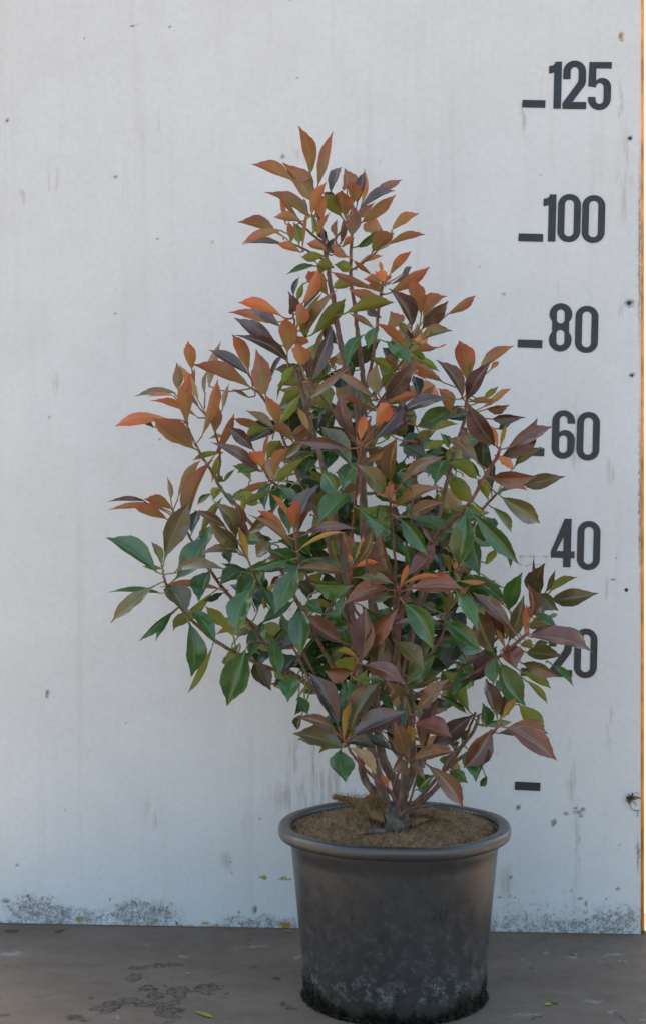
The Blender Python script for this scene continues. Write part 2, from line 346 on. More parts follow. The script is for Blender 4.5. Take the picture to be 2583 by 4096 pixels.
# ------------------------------------------------------------------ board with its numbers
rzB = math.atan2(-BD.y, -BD.x)
board = empty('measuring_board', (BR.x, BR.y, 0), rzB)      # local x to the right (negative = left), local -y towards camera
tag(board, 'upright white painted board with black height numbers standing behind the potted shrub', 'board')
def board_panel():
    xs = np.concatenate([[0], np.arange(0.002, 1.2401, 0.003), [1.27, BW]])[::-1]; zs = np.concatenate([np.arange(0, 1.7501, 0.003), [2.0, BH]])
    me, u, z, q = grid_mesh('panel', xs, zs, lambda u, z: np.stack([-u, 0 * u, z], -1),
        [(-BW, 0, 0), (0, 0, 0), (0, 0, BH), (-BW, 0, BH), (-BW, BT, 0), (0, BT, 0), (0, BT, BH), (-BW, BT, BH)], [(5, 4, 7, 6), (1, 5, 6, 2), (4, 0, 3, 7), (3, 2, 6, 7), (4, 5, 1, 0)])
    du, dz = u + (vnoise(u, z, 40, 11) - .5) * 0.020, z + (vnoise(u, z, 40, 12) - .5) * 0.020
    h = 0.010 + 0.085 * np.clip((vnoise(u, u * 0, 5.0, 14, 3) - 0.42) / 0.35, 0, 1)
    foot = np.clip(1.15 - z / h, 0, 1) ** 1.3 * 0.85
    grime = blobs(du, dz, [wb(150, 3645, 140, 75, .6), wb(150, 3620, 60, 40, .6), wb(300, 3670, 130, 42, .6), wb(580, 3660, 180, 62, .6), wb(560, 3650, 80, 44, .6), wb(2460, 3690, 150, 75, .7), wb(2250, 3715, 200, 34, .7), wb(1040, 3690, 170, 34, .7)]) * 0.95
    spray = np.clip(1 - z / 0.35, 0, 1) * np.clip(vnoise(u, z, 14, 15) - 0.35, 0, 1) * 0.9
    gen = np.clip(vnoise(u, z, 22, 16) - 0.62, 0, 1) * 1.1
    line = np.clip(1 - z / 0.004, 0, 1)
    R1 = np.maximum.reduce([foot, grime, spray, gen, line])
    G1 = blobs(du, dz, [wb(1160, 3040, 12, 110, .7), wb(1182, 3020, 9, 90, .7), wb(1262, 3050, 13, 120, .6), wb(1282, 3010, 10, 150, .7), wb(1320, 3120, 60, 70, .8), wb(1200, 3190, 90, 56, .9)])
    B1 = blobs(du, dz, [wb(2487, 143, 11, 15, .25), wb(1050, 3517, 20, 6, .3), wb(1140, 3519, 24, 5, .3), wb(816, 3690, 20, 8, .25), wb(867, 3691, 10, 7, .25), wb(240, 3685, 14, 7, .3), wb(318, 3683, 16, 7, .3), wb(1140, 3702, 26, 12, .3), wb(2170, 3726, 13, 11, .4), wb(2345, 3620, 5, 10, .3), wb(2030, 3583, 44, 3.5, .3), wb(2390, 3730, 14, 6, .4), wb(2025, 3680, 6, 6), wb(2105, 3684, 5, 5)])  # yellow marks; the large one at the foot paints light from a hole
    T1 = blobs(du, dz, [wb(2288, 3090, 18, 120, .5), wb(2298, 3420, 12, 180, .6), wb(2290, 2990, 12, 70, .6), wb(2430, 2900, 9, 80, .5), wb(2432, 2930, 9, 12, .4), wb(2480, 430, 8, 90, .6), wb(2490, 1180, 6, 80, .6), wb(2478, 1250, 8, 18, .4), wb(2500, 700, 24, 160, .8), wb(2300, 1750, 10, 140, .6), wb(2430, 1880, 12, 50, .6), wb(2425, 2360, 8, 50, .5),
        wb(230, 720, 9, 60, .5), wb(95, 780, 7, 40, .5), wb(225, 1550, 12, 60, .6), wb(1230, 620, 45, 26, .6), wb(640, 500, 8, 90, .6), wb(900, 3440, 30, 30, .6), wb(1520, 640, 6, 20, .4), wb(610, 3250, 25, 60, .7), wb(1890, 3420, 60, 130, .7), wb(2030, 3530, 30, 60, .7), wb(200, 730, 5, 30, .5), wb(2090, 470, 8, 60, .6), wb(2170, 330, 6, 60, .6), wb(2230, 1160, 8, 60, .6), wb(2420, 2600, 6, 50, .6)]) * 0.6
    rs = random.Random(5); specks = []
    for _ in range(55):
        sx, sy = rs.uniform(0, 2560), 3700 - 3700 * rs.random() ** 1.5; r = rs.choice((2.5, 3, 3, 4, 4.5)); specks.append(wb(sx, sy, r * rs.uniform(.8, 2.0), r, .5))
    sm = specks + [wb(2330, 3238, 8, 8, .5), wb(2312, 3248, 12, 9, .5), wb(2300, 3232, 6, 5, .5), wb(2322, 3262, 9, 6, .5), wb(2295, 3250, 5, 5, .5), wb(2211, 3290, 12, 10, .5), wb(2206, 3300, 6, 6, .5), wb(2070, 3232, 9, 9, .5), wb(2262, 3256, 9, 5, .4), wb(1131, 626, 8, 8, .4), wb(190, 2780, 7, 14, .5), wb(194, 2768, 6, 9, .5), wb(110, 3584, 8, 8, .4), wb(25, 3604, 18, 7, .4), wb(440, 3597, 6, 7, .4), wb(1018, 3640, 9, 18, .5), wb(2318, 3593, 12, 5, .4), wb(2470, 3556, 10, 4, .4), wb(28, 482, 7, 9, .4), wb(2515, 1212, 18, 15, .6), wb(2518, 553, 10, 10, .5), wb(2525, 1502, 10, 9, .5), wb(2550, 3420, 5, 60, .6), wb(2558, 2000, 4, 300, .8), wb(2556, 1000, 4, 300, .8)]
    Dk = blobs(u + (vnoise(u, z, 150, 17) - .5) * 0.006, z + (vnoise(u, z, 150, 18) - .5) * 0.006, sm) * 0.85
    gu, gz = wall(2130, 2240); a_, b_ = np.abs(u - gu), np.abs(z - gz)
    gh = ((a_ < 0.0245) & (b_ < 0.0095) & ~((a_ < 0.0215) & (b_ < 0.0065))) * 1.0
    set_attr(me, 'marks_a', [R1, G1, B1]); set_attr(me, 'marks_b', [T1, Dk, gh])
    uvv = np.concatenate([np.stack([u, z], -1), np.array([(BW, 0), (0, 0), (0, BH), (BW, BH)] * 2, float)])
    set_uv(me, uvv, q)
    return obj('panel', me, M_BOARD, board)
panel = board_panel()

def arc(cx, cy, rx, ry, a0, a1, n=9):
    return [(cx + rx * math.cos(R(a0 + (a1 - a0) * i / (n - 1))), cy + ry * math.sin(R(a0 + (a1 - a0) * i / (n - 1)))) for i in range(n)]
def stad(x0, y0, x1, y1, r):
    return arc(x1 - r, y1 - r, r, r, 0, 90) + arc(x0 + r, y1 - r, r, r, 90, 180) + arc(x0 + r, y0 + r, r, r, 180, 270) + arc(x1 - r, y0 + r, r, r, 270, 360)
GLYPH = {
    '0': [stad(0, 0, 167, 350, 80), stad(50, 42, 117, 308, 33)],
    '1': [[(38, 0), (93, 0), (93, 350), (45, 350), (41, 334), (28, 322), (0, 316), (0, 262), (20, 264), (38, 272)]],
    '2': [[(0, 218), (0, 272)] + arc(83, 272, 83, 82, 180, 0, 15)[1:] + [(166, 196), (158, 172), (72, 52), (172, 52), (172, 0), (0, 0), (0, 44), (104, 190), (112, 212)] + arc(83, 275, 29, 32, 0, 180, 9) + [(54, 218)]],
    '5': [[(5, 350), (167, 350), (167, 303), (56, 303), (56, 214), (78, 230)] + arc(100, 168, 66, 66, 90, 0, 8) + arc(83, 82, 83, 84, 0, -180, 15) + [(0, 94), (54, 94)] + arc(84, 76, 29, 33, 180, 360, 9) + arc(84, 164, 29, 33, 0, 180, 9) + [(0, 172)]],
    '8': [arc(83, 272, 83, 80, -42, 222, 18) + arc(83, 86, 83, 86, 138, 402, 18), stad(54, 205, 111, 306, 28), stad(54, 46, 113, 158, 29)],
    '6': [[(167, 254), (167, 270)] + arc(83, 270, 83, 80, 0, 180, 13)[1:] + arc(83, 80, 83, 80, 180, 360, 13) + arc(96, 137, 71, 71, 0, 90, 8) + [(68, 202), (54, 190)] + arc(83, 276, 29, 33, 180, 0, 9) + [(112, 254)], stad(54, 43, 113, 168, 29)],
    '4': [[(95, 350), (145, 350), (145, 115), (172, 115), (172, 66), (145, 66), (145, 0), (90, 0), (90, 66), (0, 66), (0, 112)], [(90, 115), (90, 220), (40, 115)]],
}
def glyph_mesh(loops, sx, sz, depth, name):
    cu = bpy.data.curves.new(name, 'CURVE'); cu.dimensions = '2D'; cu.fill_mode = 'BOTH'; cu.extrude = depth / 2
    for lp in loops:
        sp = cu.splines.new('POLY'); sp.points.add(len(lp) - 1); sp.use_cyclic_u = True
        for i, (x, y) in enumerate(lp): sp.points[i].co = (x * sx, y * sz, 0, 1)
    o = bpy.data.objects.new('tmp', cu); C.objects.link(o)
    me = bpy.data.meshes.new_from_object(o.evaluated_get(bpy.context.evaluated_depsgraph_get()))
    bpy.data.objects.remove(o); bpy.data.curves.remove(cu); me.name = name
    return me
TILT = R(-1.4)
def place_on_board(o, x, y, tilt=TILT, off=0.0007):
    u, z = wall(x, y)
    o.matrix_local = Matrix.Translation((-u, -off, z)) @ Matrix.Rotation(R(90), 4, 'X') @ Matrix.Rotation(tilt, 4, 'Z')
K = 1 / 2170 / 350
for ch, x, base, h, word in [('1', 2190, 434.8, 186, '125'), ('2', 2247, 436.5, 190, '125'), ('5', 2348, 439.5, 189, '125'),
                       ('1', 2168, 966, 187, '100'), ('0', 2226, 968, 190, '100'), ('0', 2323, 971.5, 189, '100'),
                       ('8', 2192, 1406, 191, '80'), ('0', 2296, 1411, 186, '80'),
                       ('6', 2203, 1834, 192, '60'), ('0', 2302, 1841, 192, '60'),
                       ('4', 2200, 2267, 192, '40'), ('0', 2304, 2279, 194, '40'),
                       ('2', 2191, 2706, 192, '20'), ('0', 2292, 2711, 196, '20')]:
    me = glyph_mesh(GLYPH[ch], 189 * K, h * K, 0.0008, 'digit')
    o = obj('digit', me, M_VINYL, board); place_on_board(o, x, base)
    o['label'] = 'black vinyl digit %s of the number %s' % (ch, word)
for x0, x1, y0, y1, word in [(2086, 2177, 401, 431, '125'), (2071, 2168, 935, 966, '100'), (2068, 2165, 1359, 1391, '80'), (2081, 2173, 1791, 1823, '60'), (2080, 2176, 2672, 2704, '20'), (2057, 2157, 3127, 3160, '')]:
    wd, hh = (x1 - x0) / 2170, (y1 - y0) / 2170
    me = glyph_mesh([[(0, 0), (wd, 0), (wd, hh), (0.0015, hh), (0, hh * .9)]], 1, 1, 0.0008, 'height_mark')
    o = obj('height_mark', me, M_VINYL, board); place_on_board(o, x0, y1 - 1, R(-2.2))
    o['label'] = 'black vinyl mark beside the number ' + word if word else 'black vinyl zero mark beside the pot rim'
M_RUST = mat_simple('rusty_metal', (0.05, 0.032, 0.025), 0.7, 0.4, 300, 0.5)
for x, y, r in [(2518, 553, 7), (2515, 1212, 8), (2525, 1502, 6), (2503, 2360, 8)]:  # last one is added in place of a small lit hole
    bm = bmesh.new(); bmesh.ops.create_cone(bm, cap_ends=True, segments=12, radius1=r / 2170, radius2=r / 2170 * 0.6, depth=0.0015)
    me = bpy.data.meshes.new('screw_head'); bm.to_mesh(me); bm.free()
    o = obj('screw_head', me, M_RUST, board); place_on_board(o, x, y, 0, 0.0006)

# batten added as orange glow fringe, sunlit return panel, past the board's right edge
M_BAT = mat_simple('glow_orange', (0.62, 0.27, 0.07), 0.6, 0.5, 9, 0.5)
v, f = tube([Vector((0, 0, 0.0)), Vector((0, 0, BH - 0.05))], [0.0075, 0.0075], 14)
bat = obj('glow_batten', mesh('glow_batten', v, f), M_BAT)
be = BR - BN * (BT + 0.007) - BD * 0.0030
bat.location = (be.x, be.y, 0)
tag(bat, 'thin orange batten added for the glow along the right edge of the white board', 'batten')
M_RET = mat_simple('bloom_peach', (0.82, 0.55, 0.33), 0.8, 0.08, 14, 0.2)  # peach tint paints the bloom round the sunlit panel
me = box(0.045, 0.10, BH, 0.004, (0.0225, 0.05, BH / 2)); 
ret = obj('side_panel', me, M_RET); ret.location = (0.6115, 2.660, 0)
tag(ret, 'pale sunlit panel standing just past the right edge of the white board', 'panel')

# ------------------------------------------------------------------ pot
PC = Vector((0.1134, 2.25, 0))
def lathe(prof, seg=96, wob=0.0):
    v, f = [], []
    n = len(prof)
    for k in range(seg):
        a = 2 * math.pi * k / seg
        for r, z in prof: v.append((r * math.cos(a), r * math.sin(a), z))
    for k in range(seg):
        k2 = (k + 1) % seg
        for i in range(n - 1): f.append((k * n + i, k2 * n + i, k2 * n + i + 1, k * n + i + 1))
    return v, f
pot = empty('plant_pot', PC); tag(pot, 'round black plastic nursery pot with rolled rim and mossy base', 'pot')
RB, RTOP, ZT = 0.1415, 0.1660, 0.2570
def rad(z): return RB + (RTOP - RB) * min(1, z / ZT)
prof = [(0.0, 0.004), (RB - 0.006, 0.004), (RB - 0.002, 0.0), (RB, 0.003)] + [(rad(z) + (0.0012 if z > 0.238 else 0), z) for z in [0.02 + i * 0.0203 for i in range(11)] + [0.236, 0.239, 0.2570]]
prof += [(RTOP + 0.001, 0.264), (RTOP - 0.0025, 0.265), (RTOP - 0.003, 0.25), (RTOP - 0.012, 0.16), (RB - 0.004, 0.012), (0.0, 0.012)]
v, f = lathe(prof); body = obj('pot_body', mesh('pot_body', v, f), M_POT, pot)
rp = []
for i in range(17):                                   # rolled rim, flattened D section
    a = R(-110 + 300 * i / 16)
    ca, sa = math.cos(a), math.sin(a)
    rp.append((0.1742 + 0.0103 * math.copysign(abs(ca) ** 0.55, ca), 0.2632 + 0.0098 * math.copysign(abs(sa) ** 0.7, sa)))
v, f = lathe(rp + [rp[0]], 120)
rv = []
for p in v:
    a = math.atan2(p[1], p[0]); rv.append((p[0], p[1], p[2] + 0.0011 * math.sin(3 * a + 1) + 0.0006 * math.sin(7 * a)))
obj('rim', mesh('rim', rv, f), M_POT, pot)
# embossed 20 and small bars, wrapped on the wall of the pot
def emboss(loops, x, y, h, name, sxk=1.0, depth=0.0012):
    hz = h / 2600; me = glyph_mesh(loops, hz / 350 * sxk, hz / 350, depth, name)
    dd = 2.25 - 0.150
    p = px(x, y, dd)
    for v_ in me.vertices:
        lx, lz, ld = v_.co.x, v_.co.y, v_.co.z
        z = p.z + lz; r = rad(z) + 0.0002 + ld
        ax = (p.x - PC.x + lx) / rad(z); a = -math.pi / 2 + math.asin(max(-1, min(1, ax)))
        v_.co = (r * math.cos(a), r * math.sin(a), z)
    return obj(name, me, M_POT, pot)
thin = {'2': [[(0, 250), (10, 300)] + arc(83, 265, 80, 85, 160, 0, 12) + [(160, 230), (45, 28), (170, 28), (170, 0), (0, 0), (0, 22), (130, 235)] + arc(83, 262, 50, 58, 0, 165, 9)],
        '0': [stad(0, 0, 180, 350, 88), stad(30, 32, 150, 318, 58)]}
emboss(thin['2'], 1729, 3688, 52, 'embossed_digit'); emboss(thin['0'], 1762, 3690, 52, 'embossed_digit')
for bx_, by_, bw_, bh_ in [(1650, 3672, 22, 4), (1650, 3684, 18, 4), (1650, 3697, 24, 4), (1680, 3668, 28, 4), (1686, 3684, 22, 5), (1700, 3676, 5, 14)]:
    emboss([[(0, 0), (bw_, 0), (bw_, bh_), (0, bh_)]], bx_, by_, 350, 'embossed_bar', 1.0, 0.001)

# moss on the pot's foot
def moss():
    v, f, c = [], [], []
    def top(a):                       # height of the moss for an angle (front = -90 deg)
        d = math.degrees(a)
        s_ = abs(math.sin((a + math.pi / 2) / 2))
        h = 0.013 + 0.022 * min(1, abs(math.degrees(a) + 90) / 80) ** 2.2
        h += 0.008 * math.sin(7 * a + 1) + 0.005 * math.sin(13 * a) + 0.005 * math.sin(29 * a + 2) * math.sin(5 * a) + 0.003 * math.sin(61 * a)
        return max(0.004, h)
    for _ in range(26000):
        a = rnd.uniform(-math.pi, 0.0) + rnd.gauss(0, 0.1)
        z = top(a) * rnd.random() ** 1.3 * rnd.uniform(0.5, 1.45)
        if rnd.random() < 0.20: z = 0.0
        r = rad(z) + abs(rnd.gauss(0.0004, 0.0011)) + (max(0, rnd.gauss(0.0, 0.003)) if z < 0.006 else 0)
        base = Vector((r * math.cos(a), r * math.sin(a), max(0.0005, z)))
        out = Vector((math.cos(a), math.sin(a), rnd.uniform(-.3, .9))).normalized()
        L = rnd.uniform(0.0006, 0.0022); side = Vector((rnd.gauss(0, 1), rnd.gauss(0, 1), rnd.gauss(0, 1))).normalized() * rnd.uniform(0.0005, 0.0013)
        i = len(v)
        base2 = base - out * 0.002
        if base2.z < 0.0003: base2.z = 0.0003
        v += [base2 - side, base2 + side, base + out * L]
        f.append((i, i + 1, i + 2))
        g = rnd.random(); k = rnd.uniform(0.5, 1.2)
        cc = (0.040 * k, 0.036 * k, 0.017 * k) if g < 0.7 else (0.085 * k, 0.068 * k, 0.036 * k)
        c += [cc] * 3
    me = mesh('moss', [Vector((p.x, p.y, max(0.0003, p.z))) for p in v], f, False); colattr(me, c)
    o = obj('moss', me, M_MOSS, pot); tag(o, kind='stuff')
moss()

# ------------------------------------------------------------------ coir mat
mat_o = empty('coir_mat', PC + Vector((0, 0, 0.259))); tag(mat_o, 'brown coconut fibre mulch mat covering the soil inside the pot', 'mat')
def mat_z(x, y):
    r = math.hypot(x, y)
    z = 0.008 - 0.010 * (r / 0.1625) ** 4 + 0.0025 * math.sin(40 * x + 2) * math.sin(36 * y) + 0.0016 * math.sin(95 * x + 60 * y)
    z += 0.012 * math.exp(-(((x + 0.075) / 0.05) ** 2 + ((y - 0.01) / 0.07) ** 2))
    z += 0.010 * math.exp(-(((x - 0.09) / 0.05) ** 2 + ((y - 0.02) / 0.06) ** 2))
    z -= 0.02 * math.exp(-((x / 0.03) ** 2 + ((y - 0.0) / 0.035) ** 2))
    return z
def coir():
    v, f, c = [], [], []
    NR, NA = 26, 80
    v.append(Vector((0, 0, mat_z(0, 0))))
    for i in range(1, NR + 1):
        for k in range(NA):
            r = 0.1625 * i / NR * (1 - 0.012 * rnd.random()); a = 2 * math.pi * k / NA
            x, y = r * math.cos(a), r * math.sin(a)
            v.append(Vector((x, y, mat_z(x, y) + rnd.gauss(0, 0.0008))))
    for k in range(NA): f.append((0, 1 + k, 1 + (k + 1) % NA))
    for i in range(NR - 1):
        for k in range(NA):
            a, b = 1 + i * NA + k, 1 + i * NA + (k + 1) % NA
            f.append((a, a + NA, b + NA, b))
    me = mesh('mat_sheet', v, f); colattr(me, [(0.25, 0.150, 0.072)] * len(v)); obj('mat_sheet', me, M_FIBRE, mat_o)
    # raised collar flaps at the slit round the stems
    def flap(pts, name, th=0.012):
        vv, ff = [], []
        cols = []
        n = len(pts)
        for (a, b) in pts:
            nrm = Vector((0, -1, 0.2)).normalized() * th / 2
            for s_ in (a - nrm, b - nrm, b + nrm, a + nrm): vv.append(s_ + Vector((rnd.gauss(0, .0008), rnd.gauss(0, .0008), rnd.gauss(0, .0008))))
        for i in range(n - 1):
            for k in range(4):
                k2 = (k + 1) % 4
                ff.append((i * 4 + k, i * 4 + k2, i * 4 + 4 + k2, i * 4 + 4 + k))
        ff += [(0, 1, 2, 3), tuple((n - 1) * 4 + k for k in (3, 2, 1, 0))]
        me = mesh(name, vv, ff); colattr(me, [(0.32, 0.19, 0.09)] * len(vv)); obj(name, me, M_FIBRE, mat_o)
    o = PC + Vector((0, 0, 0.259))
    def q(x, y, d): return px(x, y, d - 0.037) - o
    # left flap stands up behind a slot and folds away to the left
    flap([(q(1335, 3180, 2.36), q(1332, 3196, 2.36)), (q(1370, 3183, 2.35), q(1366, 3206, 2.35)), (q(1410, 3190, 2.34), q(1408, 3216, 2.34)), (q(1450, 3190, 2.33), q(1440, 3250, 2.33)), (q(1480, 3180, 2.325), q(1470, 3270, 2.325))], 'collar_flap')
    flap([(q(1468, 3186, 2.31), q(1462, 3225, 2.29)), (q(1490, 3178, 2.31), q(1482, 3270, 2.28)), (q(1510, 3185, 2.30), q(1515, 3285, 2.27)), (q(1528, 3205, 2.30), q(1534, 3290, 2.27))], 'collar_flap', 0.010)
    flap([(q(1635, 3265, 2.31), q(1636, 3300, 2.28)), (q(1650, 3250, 2.31), q(1652, 3300, 2.28)), (q(1690, 3245, 2.32), q(1695, 3285, 2.29)), (q(1740, 3240, 2.33), q(1745, 3265, 2.31))], 'collar_flap', 0.012)
    # loose fibres
    v, f, c = [], [], []
    def fibre(p, L, flat=0.35):
        d = Vector((rnd.gauss(0, 1), rnd.gauss(0, 1), abs(rnd.gauss(0, flat)))).normalized()
        sd = d.cross(Vector((rnd.gauss(0, .4), rnd.gauss(0, .4), 1))).normalized() * rnd.uniform(0.00013, 0.00034)
        bend = Vector((rnd.gauss(0, .2), rnd.gauss(0, .2), rnd.gauss(0.0, .15))) * L
        i = len(v); m = p + d * L * .5 + bend * .5; e = p + d * L
        v.extend([p - sd, p + sd, m + sd, m - sd, e]); f.extend([(i, i + 1, i + 2, i + 3), (i + 3, i + 2, i + 4)])
        k = rnd.uniform(0.55, 1.5); cc = (0.42 * k, 0.255 * k, 0.122 * k)
        if rnd.random() < 0.08: cc = (0.58, 0.41, 0.22)
        if rnd.random() < 0.03: cc = (0.10, 0.03, 0.02)
        c.extend([cc] * 5)
    for _ in range(20000):
        r = 0.1625 * math.sqrt(rnd.random()); a = rnd.uniform(0, 2 * math.pi); x, y = r * math.cos(a), r * math.sin(a)
        fibre(Vector((x, y, mat_z(x, y) + 0.0003)), rnd.uniform(0.006, 0.02), 0.30)
    for _ in range(3600):
        t = rnd.random()
        s_ = rnd.choice([0, 1, 1, 2])
        if s_ == 0: p = q(1332 + 150 * t, 3178 + rnd.random() * (18 + 70 * t), 2.355 - 0.035 * t) + Vector((0, -0.006, 0))
        elif s_ == 1: p = q(1465 + 68 * t, 3182 + rnd.random() * 105, 2.295 - 0.02 * t) + Vector((0, -0.004, 0))
        else: p = q(1637 + 105 * t, 3250 + rnd.random() * 40, 2.30) + Vector((0, -0.004, 0))
        fibre(p, rnd.uniform(0.005, 0.013), 0.8)
    me = mesh('fibres', v, f, False); colattr(me, c); tag(obj('fibres', me, M_FIBRE, mat_o), kind='stuff')
coir()
def bark_chip():
    pts = [px(1440, 3336, 2.128), px(1465, 3326, 2.128), px(1500, 3320, 2.128), px(1530, 3324, 2.131), px(1540, 3334, 2.133)]
    v, f = tube(spline(pts, 4), [0.0018 + 0.005 * math.sin(math.pi * min(1, (i + 1.5) / 17)) for i in range(17)], 8)
    o0 = px(1495, 3335, 2.128)
    v = [Vector((p.x - o0.x, (p.y - o0.y) * 1.3, (p.z - o0.z) * 0.75)) for p in v]
    me = mesh('bark_chip', v, f); colattr(me, [(0.085, 0.055, 0.045)] * len(v)); o = obj('bark_chip', me, M_BARK); o.location = o0
    tag(o, 'curled dark brown bark chip lying on the fibre mat at the foot of the stems', 'bark')
bark_chip()

